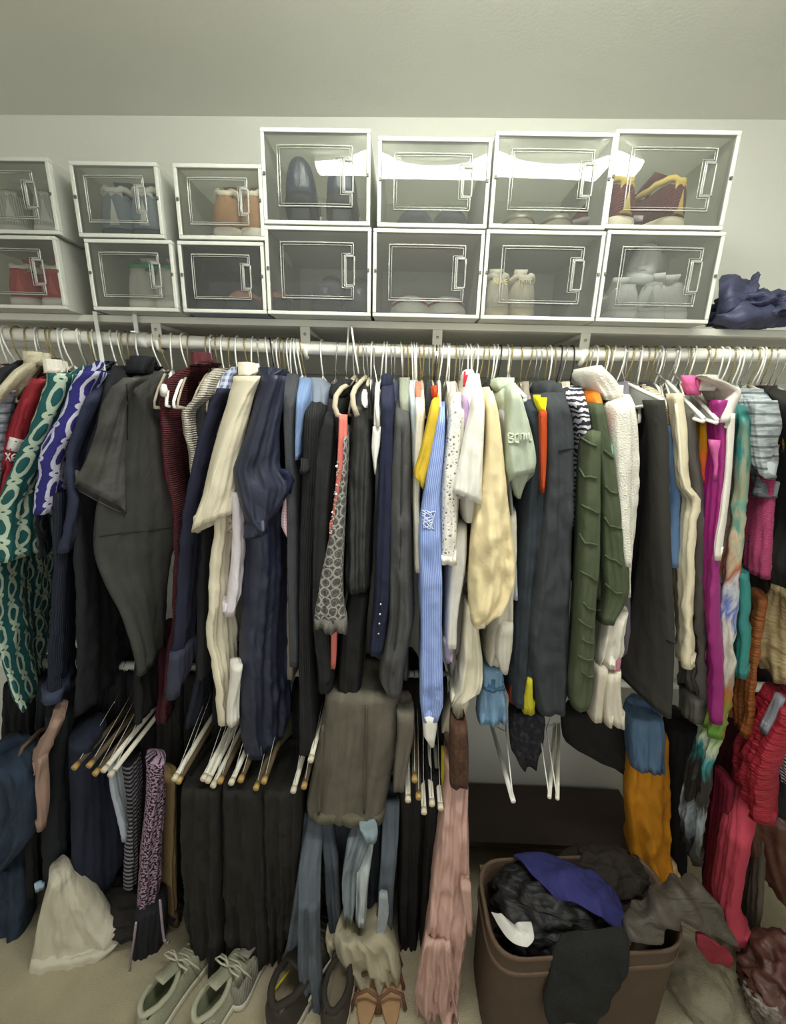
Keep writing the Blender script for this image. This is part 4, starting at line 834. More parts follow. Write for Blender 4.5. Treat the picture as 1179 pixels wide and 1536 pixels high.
G('tie_dye_dress', 'long silky dress swirled in teal rust blue and green', 'dress', f('#808080', 'dye', None, 1.03, stops=DYE), [('body', '600,1094,1118 640,1090,1122 700,1088,1120 760,1082,1116 820,1072,1110 880,1064,1104 950,1066,1098 1000,1068,1096 1050,1066,1090 1110,1050,1080', 'R', dict(sh=25, yl=1.08, yr=.99, amp=.01)), ('skirt', '1040,1070,1092 1090,1056,1084 1140,1040,1072 1190,1026,1066 1240,1018,1056 1300,1022,1052', 'R', dict(yl=1.08, yr=.995, amp=.012, mat=f('#808081', 'dye', None, 1.04, stops=[(.1, '#2a2825'), (.26, '#8c949a'), (.36, '#25221e'), (.52, '#2c2822'), (.62, '#2f7f80'), (.70, '#b5bba6'), (.80, '#6d9248'), (.92, '#9ab07c')])))], hook=1072)
G('teal_tunic', 'turquoise satin top tail beside the tie dye dress', 'top', f('#2f8480', 'satin'), [('body', '860,1098,1112 920,1096,1118 970,1094,1118 1018,1094,1112', 'R', dict(yl=1.1, yr=1.02, amp=.009))], hook=1080, kind='b')
G('tweed_tunic', 'grey blue tweed short sleeved top with flared sleeve', 'top', f('#8b959b', 'tweed', '#b9c0c2'), [('body', '582,1108,1150 600,1104,1156 640,1112,1158 690,1106,1162', 'R', dict(sh=25, yl=1.12, yr=1.0)), ('sleeve', '600,1116,1158 640,1122,1158 670,1114,1162 692,1106,1166 708,1118,1171', 'R', dict(yl=1.02, yr=.96, D=.07, tilt=-.02)), ('sleeve_lining', '695,1116,1166 722,1122,1160 746,1130,1146', 'R', dict(yl=1.05, yr=1.0, D=.05, mat=f('#596066', 'tweed', '#767d80')))], hook=1092)
G('jersey_dress', 'hot pink jersey sleeve with square hem', 'dress', f('#c55080', 'ribh', None, 2), [('sleeve', '690,1120,1160 740,1118,1161 800,1114,1160 871,1110,1157', 'R', dict(yl=1.06, yr=.99, amp=.004))], hook=1115)
G('black_coat', 'black coat with broad body behind the pink jersey sleeve', 'coat', f('#232220'), [('body', '578,1140,1172 600,1146,1190 700,1150,1220 800,1140,1240 870,1110,1240 920,1130,1240', 'R', dict(sh=25, yl=1.16, yr=1.0, tilt=-.05, D=.06))], hook=1125)
G('print_blouse', 'mustard and white print blouse beside the black coat', 'blouse', f('#b5812e', 'speck', '#d0c6b2'), [('body', '584,1158,1190 610,1162,1200 650,1164,1204 684,1168,1200', 'R', dict(sh=25, yl=1.1, yr=.98))], hook=1158)
G('orange_tunic', 'burnt orange top edge under the mustard print blouse', 'top', f('#c2552a'), [('body', '640,1172,1210 720,1174,1220 800,1178,1230', 'R', dict(yl=1.24, yr=1.12))], hook=1165, kind='b')
# --- lower right clothes
G('bronze_trousers', 'bronze satin trousers with crinkled leg', 'trousers', f('#8c4f22', 'crinkle'), [('leg', '900,1122,1144 960,1112,1138 1020,1098,1134 1070,1094,1132 1106,1090,1126', 'R', dict(yl=1.14, yr=1.05, amp=.008, tilt=-.01))])
G('linen_dress', 'khaki crumpled linen skirt bulging beside bronze trousers', 'skirt', f('#a08f68', 'crinkle', None, .7), [('skirt', '905,1150,1230 950,1130,1250 985,1116,1260 1015,1114,1260 1052,1134,1250', 'R', dict(yl=1.12, yr=.98, D=.09, amp=.012, scallop=.006))])
G('satin_dress', 'red crinkled satin dress gathered at the hip', 'dress', f('#941a2c', 'crinkle', None, 1.4), [('body', '1070,1140,1200 1110,1118,1184 1150,1106,1164 1200,1096,1156 1235,1110,1148', 'R', dict(yl=1.12, yr=.98, D=.08, amp=.012)), ('sash', '1050,1160,1178 1080,1146,1166 1104,1136,1154', 'R', dict(yl=1.03, yr=1.0, D=.02, mat=f('#7d7f88', 'satin')))])
G('pink_skirt', 'rose pink long skirt below the red satin dress', 'skirt', f('#b04050'), [('skirt', '1170,1098,1132,.10 1218,1090,1128,.06 1270,1078,1126 1330,1066,1118 1380,1062,1112 1420,1080,1108', 'R', dict(yl=1.08, yr=.98, D=.07)), ('darker_layer', '1180,1070,1100 1260,1062,1092 1340,1054,1084 1400,1052,1080', 'R', dict(yl=1.14, yr=1.06, mat=f('#7a1f33')))])  # second skirt layer in a darker rose, set behind the first
G('striped_shirt', 'navy and white striped shirt at the edge of the rack', 'shirt', f('#e4e4e2', 'stripeh', '#33415f', 1.2), [('body', '1090,1166,1230 1130,1160,1240 1170,1156,1240 1212,1160,1240', 'R', dict(yl=1.06, yr=.96))])
G('black_dress', 'black dress hanging below the striped shirt', 'dress', f('#17171a'), [('body', '1180,1172,1250 1230,1160,1260 1280,1156,1260 1320,1164,1260', 'R', dict(yl=1.05, yr=.95))])
G('leather_jacket', 'brown leather jacket slumped under the black dress', 'jacket', f('#43261c', 'leather'), [('body', '1270,1120,1250 1300,1114,1260 1350,1124,1260 1400,1150,1260', 'R', dict(yl=1.06, yr=.95, D=.1, amp=.014))])
G('taupe_trousers', 'taupe trouser leg beside the rose pink skirt', 'trousers', f('#5a5348'), [('leg', '1240,1124,1150 1320,1114,1146 1426,1106,1140', 'R', dict(yl=1.12, yr=1.04))])
G('wine_trousers', 'deep wine red trousers behind tie dye skirt', 'trousers', f('#3a1016'), [('leg', '1080,1084,1130 1180,1066,1110 1300,1050,1090 1400,1050,1080', 'R', dict(yl=1.22, yr=1.14))])
G('black_trousers', 'plain black trousers between orange trousers and tie dye skirt', 'trousers', f('#131212'), [('leg', '1086,1006,1060 1160,1008,1044 1260,1006,1036 1340,1008,1034', 'C', dict(yl=1.22, yr=1.22, D=.1))])
G('orange_trousers', 'marigold orange trousers tapering to a point', 'trousers', f('#c8861f'), [('leg', '1096,948,1012 1140,944,1013 1200,941,1014 1250,943,1014 1285,944,1014 1310,960,1014 1335,972,1004 1346,978,992', 'C', dict(yl=1.15, yr=1.15, D=.10, amp=.012, k=1.2)), ('hem_facing', '1300,1004,1018 1325,990,1024', 'C', dict(yl=1.16, yr=1.16, D=.04, mat=f('#d9b98a')))])
G('black_skirt', 'black skirt with curved hem under the charcoal hoodie', 'skirt', f('#151412'), [('skirt', '1060,842,960 1090,838,964 1120,846,966 1145,890,966 1162,930,966', 'C', dict(yl=1.2, yr=1.2, D=.08, amp=.004))])
G('lace_tunic', 'black floral lace hem beneath the yellow slip', 'top', f('#1d1c21', 'speck', '#3c3b42', .5), [('body', '1060,764,822 1090,763,824 1130,766,820 1152,778,810', 'C', dict(yl=1.08, yr=1.08, D=.1, amp=.008))])
G('blush_dress', 'blush satin dress with ruffle hanging to the floor', 'dress', f('#b9958a', 'satin'), [('body', '1130,664,700,.12 1180,666,706,.10 1260,654,708,.06 1340,644,710,.03 1400,636,708 1450,628,700 1532,622,694', 'C', dict(yl=.87, yr=.87, D=.12, amp=.011)), ('ruffle', '1400,640,676 1430,630,682 1470,620,690 1500,618,686 1530,622,692', 'C', dict(yl=.845, yr=.845, D=.05, amp=.014, scallop=.012)), ('tie', '1330,690,708 1370,694,710 1404,700,710', 'T', dict(yl=.875, yr=.875, amp=.006))])
G('brown_trousers', 'chocolate brown trousers above the blush dress', 'trousers', f('#3e2a20', 'speck', '#5a4030', .6), [('leg', '1080,676,704 1130,674,706 1184,674,706', 'C', dict(yl=.945, yr=.945, D=.1))])
G('yellow_bag', 'narrow yellow strip of cloth beside the blush dress', 'cloth', f('#b8a52a'), [('body', '1130,662,668 1180,661,669 1214,662,670', 'T', dict(yl=1.02, yr=1.02))])
# --- lower middle
G('jacket', 'grey brown canvas jacket with seamed hem over the jeans', 'jacket', f('#5a554a', 'denim', '#6a655a'), [('body', '1030,480,606 1080,474,606 1130,464,604 1180,456,592 1215,450,586 1232,452,582', 'C', dict(yl=1.0, yr=1.0, D=.16, amp=.005, tilt=-.006)), ('hem_band', '1222,449,585 1236,451,582', 'C', dict(yl=.995, yr=.995, D=.165, amp=.004, tilt=-.006, mat=f('#64604f'))), ('sleeve', '1060,592,624 1110,594,622 1150,590,614 1188,588,608', 'S', dict(dy=.0)), ('seam_strip', '1060,548,552 1140,546,550 1222,544,548', 'T', dict(yl=.99, yr=.99, D=.01, mat=f('#4a463c'))), ('seam_strip', '1090,482,486 1222,476,480', 'T', dict(yl=.99, yr=.99, D=.01, mat=f('#4a463c')))])
G('black_slacks', 'wide black slacks hanging in a thick row', 'trousers', f('#1a1815'), [('leg', '1172,262,330 1260,260,332 1360,266,334 1440,276,336 1474,284,332', 'C', dict(yl=.94, yr=.94, D=.22, amp=.010)), ('leg', '1172,320,394 1260,322,400 1360,326,404 1454,330,408', 'C', dict(yl=.945, yr=.945, D=.22, amp=.010))])
G('black_jeans', 'faded black jeans beside the wide black slacks', 'trousers', f('#1b1a18', 'denim', '#262420'), [('leg', '1176,384,452 1240,386,450 1340,392,446 1452,398,444', 'C', dict(yl=.96, yr=.96, D=.2, amp=.012))])
G('black_leggings', 'matte black leggings beside the blush dress', 'trousers', f('#161413'), [('leg', '1150,596,642 1250,596,640 1360,594,634 1460,594,630', 'C', dict(yl=1.03, yr=1.03, D=.2, amp=.008)), ('leg', '1150,636,676 1260,634,672 1360,630,664 1440,628,650', 'C', dict(yl=1.02, yr=1.02, D=.2, amp=.008))])
G('jeans', 'slate blue jeans with one long leg reaching the floor', 'jeans', f('#434950', 'denim', '#5f676f'), [('leg', '1210,458,486,.19 1240,456,486,.17 1300,446,482,.10 1360,444,480 1430,442,480 1490,446,484 1536,450,490', 'S', dict(yl=.86, yr=.86, D=.07, amp=.007)), ('leg', '1210,454,472,.12 1240,452,470,.11 1300,446,462,.05 1370,436,458 1420,428,450 1456,420,440', 'S', dict(yl=.93, yr=.93, D=.07))])
G('jeans', 'dark blue slim jeans folded behind the slate blue ones', 'jeans', f('#33383f', 'denim', '#4a525b'), [('leg', '1212,478,500,.06 1250,480,502,.04 1300,484,508 1350,486,510 1400,492,512 1416,496,510', 'S', dict(yl=.985, yr=.985, D=.06))])
G('ripped_jeans', 'pale blue ripped jeans bunched with frayed holes', 'jeans', f('#59636a', 'denim', '#8f9a9f'), [('leg', '1214,532,566,.08 1240,528,562,.05 1270,518,556 1310,512,540 1350,512,536 1382,514,530', 'S', dict(yl=.975, yr=.975, D=.06, amp=.012)), ('leg', '1230,544,566,.08 1262,540,562,.04 1310,534,556 1350,532,552 1388,532,550', 'S', dict(yl=.965, yr=.965, D=.05, amp=.012, mat=f('#79868c', 'denim', '#c4cccc'))), ('turn_up', '1236,536,562,.03 1250,538,568 1266,546,566', 'S', dict(yl=.955, yr=.955, D=.04, mat=f('#86979e')))])
G('ripped_jeans', 'grey blue jeans leg with white frayed knee', 'jeans', f('#444b53', 'denim', '#626b74'), [('leg', '1190,572,602,.06 1250,571,600,.03 1300,569,596 1340,566,592 1400,562,590 1425,566,588', 'S', dict(yl=.985, yr=.985, D=.07)), ('frayed_knee', '1340,568,582 1370,566,584 1410,563,576', 'T', dict(yl=.952, yr=.952, D=.012, amp=.006, mat=f('#98a0a2', 'fleece')))])
G('navy_jeans', 'dark navy jeans in the gap between the blue jeans', 'jeans', f('#1c1f26', 'denim', '#292e36'), [('leg', '1220,490,580 1300,498,576 1400,504,570', 'C', dict(yl=1.04, yr=1.04, D=.12, amp=.012))])
# --- lower left
G('taupe_scarf', 'dusty rose scarf looped over a hanger with a raw end', 'scarf', f('#9a7f72'), [('tail', '1140,56,74 1180,50,76 1220,54,76 1250,54,72', 'L', dict(yl=.93, yr=.96, D=.02)), ('loop', '1085,84,104 1110,74,98 1140,62,80 1160,58,76', 'L', dict(yl=.95, yr=1.05, D=.03))])
G('navy_skirt', 'blackish navy skirt with rounded hem', 'skirt', f('#191d2c'), [('skirt', '1120,112,164 1160,104,172 1220,102,182 1290,100,192 1350,100,194 1376,112,180 1392,130,160', 'L', dict(yl=.98, yr=1.12, D=.08, amp=.005))])
G('dark_teal_trousers', 'dark teal black trousers beside the navy skirt', 'trousers', f('#15191c'), [('leg', '1080,78,130 1160,74,124 1240,76,118 1330,80,114', 'L', dict(yl=1.02, yr=1.16, D=.08))])
G('black_shorts', 'black shorts with pale blue tag above white trousers', 'shorts', f('#101011'), [('leg', '1230,38,84 1290,40,80 1352,40,74', 'L', dict(yl=1.02, yr=1.12)), ('tag', '1331,50,66 1340,52,66', 'L', dict(yl=.99, yr=1.0, D=.01, mat=f('#a9c0d6')))])
G('navy_denim', 'dark indigo jeans thrown sideways over the rack end', 'jeans', f('#141d2b', 'denim', '#354457'), [('leg', '1140,-60,14 1170,-60,46 1220,-60,54 1260,-60,44 1290,-60,22 1312,-60,2', 'C', dict(yl=.94, yr=.94, D=.12, amp=.010)), ('leg', '1296,-60,30 1360,-60,36 1430,-60,30 1500,-60,16', 'C', dict(yl=1.0, yr=1.0, D=.12, amp=.010))])
G('white_trousers', 'off white trousers with a shiny wide hem', 'trousers', f('#cdc7b4', 'satin'), [('leg', '1330,66,106 1370,54,130 1420,44,158 1446,38,178 1474,32,150', 'L', dict(yl=.92, yr=.97, D=.08, tilt=.03, amp=.010)), ('hem_band', '1452,36,176 1478,31,158', 'L', dict(yl=.905, yr=.96, D=.09, tilt=.03, mat=f('#cfc9b6')))])
G('pale_blue_shirt', 'pale blue shirt edge beside the navy skirt', 'shirt', f('#a4adb8'), [('body', '1150,164,182 1190,168,186 1230,178,190 1262,186,192', 'L', dict(yl=1.0, yr=1.06, D=.02))])
G('striped_tunic', 'black and white striped top behind the squiggle print dress', 'top', f('#1f1b1e', 'stripeh', '#8d8a92', .8), [('body', '1150,186,214 1200,190,216 1270,192,212 1340,194,208', 'L', dict(yl=1.08, yr=1.16, D=.04))])
sd_, sdo = G('print_dress', 'black dress with lilac squiggle print and hanging ties', 'dress', f('#1d171b', 'squiggle', '#a58aa0', 1.0), [('body', '1146,232,248 1180,222,250 1230,215,252 1290,208,248 1340,204,246 1390,200,240', 'L', dict(yl=.965, yr=1.02, D=.06, amp=.008))])
def ties(pts, nm):
    m = fabric('#1d171b', 'stripeh', '#b9a6b4', 3.0)
    V = MB().tube([PY(*p)-Vector(sdo) for p in pts], .0042, 6); o = V.build(nm, m, sd_, True)
    ul = o.data.uv_layers.new(name='UVMap')
    for l in o.data.loops: ul.data[l.index].uv = (0, o.data.vertices[l.vertex_index].co.z)
ties([(204, 1384, .95), (201, 1410, .945), (196, 1440, .94), (193, 1478, .93)], 'tie'); ties([(240, 1350, .95), (243, 1384, .945), (246, 1410, .94), (254, 1414, .94)], 'tie')
G('tan_trousers', 'tan chino trousers behind the squiggle print dress', 'trousers', f('#86704c'), [('leg', '1170,244,264 1250,244,266 1330,244,268 1382,246,264', 'L', dict(yl=1.04, yr=1.1, D=.08)), ('cuff', '1378,246,272 1396,250,276', 'L', dict(yl=1.035, yr=1.1, D=.09, mat=f('#4a3a30')))])
G('charcoal_trousers', 'charcoal trousers under the squiggle print dress', 'trousers', f('#17171c'), [('leg', '1380,198,252 1410,194,252 1440,192,250 1478,190,240', 'L', dict(yl=.945, yr=1.0, D=.08))])
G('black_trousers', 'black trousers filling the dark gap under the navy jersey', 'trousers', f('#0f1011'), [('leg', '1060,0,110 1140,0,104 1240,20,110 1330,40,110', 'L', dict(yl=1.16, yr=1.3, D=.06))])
G('sweatpants', 'cream sweatpants crumpled on the floor under the jeans', 'trousers', f('#a8a088'), [('leg', '1398,500,560 1425,492,594 1450,500,606 1478,530,606', 'C', dict(yl=.92, yr=.92, D=.12, amp=.016, tilt=.0)), ('leg', '1396,486,520 1430,484,540 1462,500,570', 'C', dict(yl=.945, yr=.945, D=.1, amp=.014))])

for i, (px, w_, y0_, y1_, hx, nm_) in enumerate([(20, 26, 1020, 1300, '#121316', 'ink black'), (70, 26, 1010, 1330, '#17191f', 'midnight'), (118, 24, 1010, 1300, '#101113', 'jet black'), (160, 24, 1000, 1320, '#1a1a1c', 'soot black'), (205, 24, 1000, 1360, '#141014', 'raisin black'), (250, 22, 1000, 1400, '#1b1a17', 'peat black'), (292, 22, 1000, 1180, '#121212', 'coal black'), (335, 22, 1000, 1180, '#161719', 'iron black'), (455, 22, 1020, 1400, '#151515', 'onyx black'), (500, 22, 1020, 1300, '#1a1917', 'umber black'), (545, 22, 1020, 1300, '#121315', 'slate black'), (615, 22, 1010, 1430, '#181512', 'espresso black'), (655, 20, 1010, 1400, '#131112', 'plum black')]):
    G('slim_trousers', f'{nm_} trousers hanging deep in the lower row', 'trousers', f(hx), [('leg', f'{y0_},{px-w_},{px+w_} {(y0_+y1_)//2},{px-w_},{px+w_} {y1_},{px-w_+2},{px+w_-2}', 'C', dict(yl=1.17, yr=1.17, D=.16, amp=.01))])
G('heavy_coat', 'brown black coat filling the corner behind the khaki skirt', 'coat', f('#1c1614'), [('body', '820,1110,1200 900,1106,1220 1000,1100,1230 1150,1086,1230 1300,1070,1230', 'R', dict(yl=1.3, yr=1.2, D=.05))])
dk_ = PZ(120, 1462, .05); tag(crumple('dark_shade_heap', dk_+Vector((.02, .19, .02)), (.20, .10, .07), f('#1d1a18'), .3, flat=.6), 'dark brown heap added for the shade on the carpet under white trousers', 'sweater')  # dark heap added to darken the shaded carpet under the white trousers
# --- lower hangers: tubes seen end on
m_card = solid('cardboard_tube', '#4f4029', .7); m_tubew = solid('tube_white', '#e4e0d0', .6)
TB = [(112, 1151, 'c'), (134, 1148, 'c'), (143, 1160, 'c'), (156, 1155, 'w'), (166, 1162, 'w'), (262, 1168, 'w'), (268, 1172, 'c'), (305, 1168, 'w'), (312, 1171, 'w'), (320, 1178, 'w'), (330, 1172, 'c'), (361, 1170, 'c'), (396, 1172, 'c'), (384, 1182, 'c'), (440, 1186, 'w'), (456, 1180, 'c'), (347, 1174, 'w'), (466, 1140, 'w'), (612, 1200, 'w'), (628, 1196, 'c'), (636, 1218, 'w'), (648, 1206, 'w'), (661, 1212, 'w'), (622, 1170, 'c')]
bar_w = hmesh('bar_tube', MB().tube([(0, 0, 0), (0, .40, 0)], .0075, 12), m_tubew); bar_c = hmesh('bar_tube', MB().tube([(0, 0, 0), (0, .40, 0)], .0078, 12), m_card)
ring = MB(); ring.tube([(0, -.003, 0), (0, .012, 0)], .0086, 12); endm_c = hmesh('tube_end', ring, solid('tube_gold', '#a98a50', .5)); endm_w = hmesh('tube_end', ring, solid('tube_end_w', '#cfc6ae', .6))
wires = {}
YN = .95
for i, (px, py, kd) in enumerate(TB):
    p = PY(px, py, YN); dz = ZLOW-p.z
    e = tag(empty('trouser_hanger', p), 'brown cardboard tube trouser hanger on the lower rod' if kd == 'c' else 'white tube trouser hanger on the lower rod', 'hanger', 'brown tube trouser hangers' if kd == 'c' else 'white tube trouser hangers')
    for nm, me in (('bar_tube', bar_c if kd == 'c' else bar_w), ('tube_end', endm_c if kd == 'c' else endm_w)):
        o = bpy.data.objects.new(nm, me); C.objects.link(o); o.parent = e
    q = YROD+.02-YN
    MB().tube([(0, .004, 0), (0, q-.03, dz*.62), (0, q, dz*.72), (0, q+.03, dz*.62), (0, .396, 0)], .0011, 6).build('wire_frame', m_steel, e, True)
    MB().tube([(0, q, dz*.72), (0, q-.02, dz-.01), (0, q-.019, dz+.006), (0, q, dz+.0205), (0, q+.019, dz+.004)], .0016, 6).build('hook', m_steel, e, True)
# bare white hangers in the gap above the bench
def bare(label, a, b, y0, y1, r, m):
    p, q = PY(*a, y0), PY(*b, y1); og = p
    e = tag(empty('trouser_hanger', og), label, 'hanger')
    MB().tube([Vector(), q-p], r, 10).build('bar_tube', m, e, True)
    MB().tube([Vector((0, 0, 0)), Vector((0, .14, .12)), Vector((q.x-p.x, q.y-p.y, q.z-p.z))], .002, 6).build('wire_frame', m_hwhite, e, True)
    hx = (p+q)/2
    t = Vector((hx.x, YROD+.02, ZLOW))
    MB().tube([Vector((0, .14, .12)), Vector((t.x-og.x, t.y-og.y-.02, t.z-og.z)), Vector((t.x-og.x, t.y-og.y, t.z-og.z+.02)), Vector((t.x-og.x, t.y-og.y+.02, t.z-og.z))], .002, 6).build('hook', m_steel, e, True)
bare('bare white tube hanger angled above the dark bench', (770, 1202), (737, 1086), .985, 1.34, .0075, m_hwhite)
bare('bare off white hanger beside the black lace hem', (824, 1196), (832, 1086), .985, 1.34, .006, m_tubew)
bare('bare off white hanger below the charcoal hoodie', (836, 1198), (838, 1086), .985, 1.34, .006, m_tubew)

# wooden bow hanger at the dark end
p0 = PY(28, 1140, 1.0)
bh = tag(empty('wooden_hanger', p0), 'curved brown wooden hanger looping out beside the scarf', 'hanger')
MB().tube([PY(92, 1086, 1.14)-p0, PY(60, 1096, 1.08)-p0, PY(34, 1122, 1.02)-p0, PY(27, 1140, 1.0)-p0, PY(34, 1146, 1.0)-p0, PY(62, 1130, 1.06)-p0, PY(110, 1104, 1.16)-p0], .0065, 10).build('bow', solid('dark_wood', '#5b4a35', .5), bh, True)
MB().tube([PY(92, 1086, 1.14)-p0, PY(95, 1060, 1.18)-p0, Vector((PY(95, 1060, 1.2).x, YROD, ZLOW+.02))-p0], .0022, 6).build('hook', m_steel, bh, True)

# ---------------------------------------------------------------- beige velvet hangers showing over the scarf and blouse, flat plastic hangers
def shaped(label, pts, r, m, nm='shoulder_bar', hookpx=None, flat=1.0, y=1.0):
    P = [PY(*q) for q in pts]; og = P[0]
    e = tag(empty('clothes_hanger', og), label, 'hanger')
    MB().tube([q-og for q in P], r, 10, flat=flat).build(nm, m, e, True)
    if hookpx:
        hx = PY(hookpx, 520, YROD).x; t = Vector((hx, YROD, rod_z(hx)))
        MB().tube([P[0]-og]+[Vector((t.x-og.x+a, t.y-og.y+b, t.z-og.z+c)) for a, b, c in hook_pts()[2:]], .0022, 6).build('hook', m_steel, e, True)
    HOOKED.append(hookpx or -99)
    return e
shaped('beige velvet hanger with rounded end over the coral ribbon', [(532, 566, 1.17), (524, 576, 1.1), (512, 583, 1.02), (504, 594, .985), (502, 610, .975), (506, 622, .972), (514, 626, .975)], .0062, m_velvet, hookpx=531)
shaped('beige velvet hanger with rounded end over the black blouse', [(548, 566, 1.17), (540, 574, 1.1), (533, 582, 1.02), (529, 592, .985), (530, 608, .972), (536, 624, .968)], .0062, m_velvet, hookpx=546)
shaped('long white strip hanger beside the white tank top', [(566, 575, 1.1), (565, 590, 1.02), (566, 610, 1.0), (567, 640, .992)], .005, m_hwhite, hookpx=562)
shaped('white hanger hooked over the shelf front', [(538, 560, 1.13), (531, 520, 1.14), (527, 487, 1.15), (523, 490, 1.165), (521, 520, 1.17), (519, 556, 1.18)], .0024, m_hwhite, nm='hook')
def flat_hanger(label, a, b, ya, yb, px, m, h=.05):
    A, B = PY(*a, ya), PY(*b, yb); og = A; e = tag(empty('clothes_hanger', og), label, 'hanger')
    d = B-A; mb = MB(); MB
    mb.tube([Vector(), d], .0045, 8); mb.build('shoulder_bar', m, e, True)
    MB().tube([Vector((0, 0, -.004)), Vector((d.x*.4, d.y*.4, d.z*.4-h*.9)), d+Vector((0, 0, -.006))], .0046, 8).build('lower_bar', m, e, True)
    V = [Vector((x, 0, 0)) for x in ()]
    v = [Vector(), d, d+Vector((0, 0, -.006)), Vector((d.x*.4, d.y*.4, d.z*.4-h*.9))]
    o = mesh_obj('web', v, [(0, 1, 2, 3)], m_hclear, e, False); o.modifiers.new('t', 'SOLIDIFY').thickness = .002
    hx = PY(px, 520, YROD).x; t = Vector((hx, YROD, rod_z(hx)))
    MB().tube([Vector()]+[Vector((t.x-og.x+a_, t.y-og.y+b_, t.z-og.z+c_)) for a_, b_, c_ in hook_pts()[2:]], .0022, 6).build('hook', m_steel, e, True); HOOKED.append(px)
flat_hanger('flat white hanger jutting out above the corduroy strip', (938, 574), (994, 600), 1.18, 1.0, 935, m_hwhite)
flat_hanger('flat grey white hanger with round end by the cream vest', (1000, 572), (1056, 628), 1.18, .985, 985, m_hwhite)
flat_hanger('flat grey white hanger beside pink top shoulder', (1022, 574), (1076, 630), 1.18, .985, 1012, m_hwhite)
flat_hanger('flat grey white hanger under the broad white collar', (1040, 582), (1092, 636), 1.17, .985, 1060, m_hwhite)
flat_hanger('white hanger arm beside the sage T-shirt collar', (768, 574), (788, 596), 1.17, 1.02, 762, m_hwhite)
# remaining hangers whose clothes are hidden between others
PX_ALL = [5, 20, 58, 76, 95, 121, 150, 182, 205, 309, 317, 323, 352, 386, 409, 420, 435, 450, 505, 538, 575, 586, 593, 607, 626, 636, 644, 660, 676, 690, 713, 735, 748, 785, 806, 822, 829, 852, 892, 921, 941, 953, 963, 977, 998, 1018, 1036, 1066, 1100, 1108, 1132, 1142, 1150, 1172, 1184]
for i, px in enumerate(PX_ALL):
    kd = 'wbsbwvsb'[i % 8]
    hang(px, kd, f'{KIND[kd]} hanger lost among the crowded clothes on the upper rod', group=f'{KIND[kd]} hangers with hidden clothes', short=.5)
# hidden clothes between the visible ones, narrow and set back
FILL = ['#2a2a2c', '#8d8578', '#3a4154', '#c7c2b4', '#55504a', '#6f6a72', '#1f2024', '#b3aa98']
for i, px in enumerate([300, 386, 409, 434, 500, 538, 593, 607, 644, 680, 735, 790, 829, 852, 921, 941, 977]):
    col = FILL[(i*3) % 8]
    nmz = ['black', 'taupe', 'slate', 'ivory', 'umber', 'mauve grey', 'ink', 'sand'][(i*3) % 8]
    G('hanging_tunic', f'narrow {nmz} top pressed flat among the crowded hangers', 'top', f(col), [('body', f'572,{px-4},{px+5} 600,{px-9},{px+9} 700,{px-9},{px+9} 900,{px-8},{px+8} 1020,{px-7},{px+7}', 'C', dict(sh=35, yl=1.10, yr=1.10, D=.22))], group=f'{nmz} tops squeezed on the upper rod')

# ---------------------------------------------------------------- navy bundle on the shelf
bp = PY(1128, 488, 1.2); bp.z = shelf_top(bp.x)
b = tag(empty('cloth_bundle', bp), 'crumpled navy clothes bundle lying on the shelf end', 'clothes')
mnv = f('#2f3248', 'crinkle', None, .6)
def rel(px, py, y): return PY(px, py, y)-bp
crumple('fold', PY(1128, 474, 1.24)-bp, (.10, .09, .048), mnv, .55, parent=b, origin=(0, 0, 0), flat=.35)
sheet('fold', [[rel(1070, 478, 1.2), rel(1080, 452, 1.18), rel(1078, 420, 1.2), rel(1090, 414, 1.26)], [rel(1090, 484, 1.18), rel(1098, 452, 1.15), rel(1098, 418, 1.18), rel(1106, 420, 1.25)], [rel(1112, 476, 1.18), rel(1116, 448, 1.16), rel(1122, 428, 1.2), rel(1126, 424, 1.26)], [rel(1128, 470, 1.2), rel(1134, 440, 1.18), rel(1140, 412, 1.22), rel(1136, 416, 1.27)]], mnv, b, (0, 0, 0), world=True, amp=.012, fr=22)
sheet('fold', [[rel(1066, 486, 1.19), rel(1076, 470, 1.17), rel(1090, 462, 1.2)], [rel(1100, 492, 1.16), rel(1110, 474, 1.14), rel(1112, 456, 1.18)], [rel(1140, 492, 1.16), rel(1146, 466, 1.14), rel(1146, 448, 1.19)], [rel(1172, 490, 1.17), rel(1178, 464, 1.16), rel(1174, 448, 1.2)], [rel(1200, 486, 1.19), rel(1196, 468, 1.2), rel(1190, 456, 1.24)]], mnv, b, (0, 0, 0), world=True, amp=.016, fr=20)

# ---------------------------------------------------------------- bench, hamper, laundry
zb = .21
a, c2 = PZ(690, 1267, zb), PZ(955, 1267, zb); yf = (a.y+c2.y)/2
bw = Vector(((a.x+c2.x)/2, yf, 0))
be = tag(empty('low_bench', bw), 'low dark brown bench behind the laundry hamper', 'bench')
m_bench = solid('bench_brown', '#43352c', .45, bump=.15, bscale=60, mottle=.15)
wB, dB = c2.x-a.x+.1, YW-.02-yf
bev(MB().box((0, dB/2, zb-.0125), (wB, dB, .025)).build('top_board', m_bench, be), .003)
for s in (-1, 1): bev(MB().box((s*(wB/2-.012), dB/2, (zb-.025)/2), (.024, dB-.01, zb-.025)).build('side_board', m_bench, be), .002)
MB().box((0, dB-.012, (zb-.025)/2), (wB-.05, .012, zb-.03)).build('back_board', m_bench, be)
ZR = .41
cr4 = [PZ(742, 1442, ZR), PZ(1040, 1424, ZR), PZ(968, 1282, ZR), PZ(713, 1290, ZR)]
hc = sum(cr4, Vector())/4; hb = Vector((hc.x, hc.y, 0))
he = tag(empty('laundry_hamper', hb), 'brown fabric laundry hamper overflowing with clothes', 'hamper')
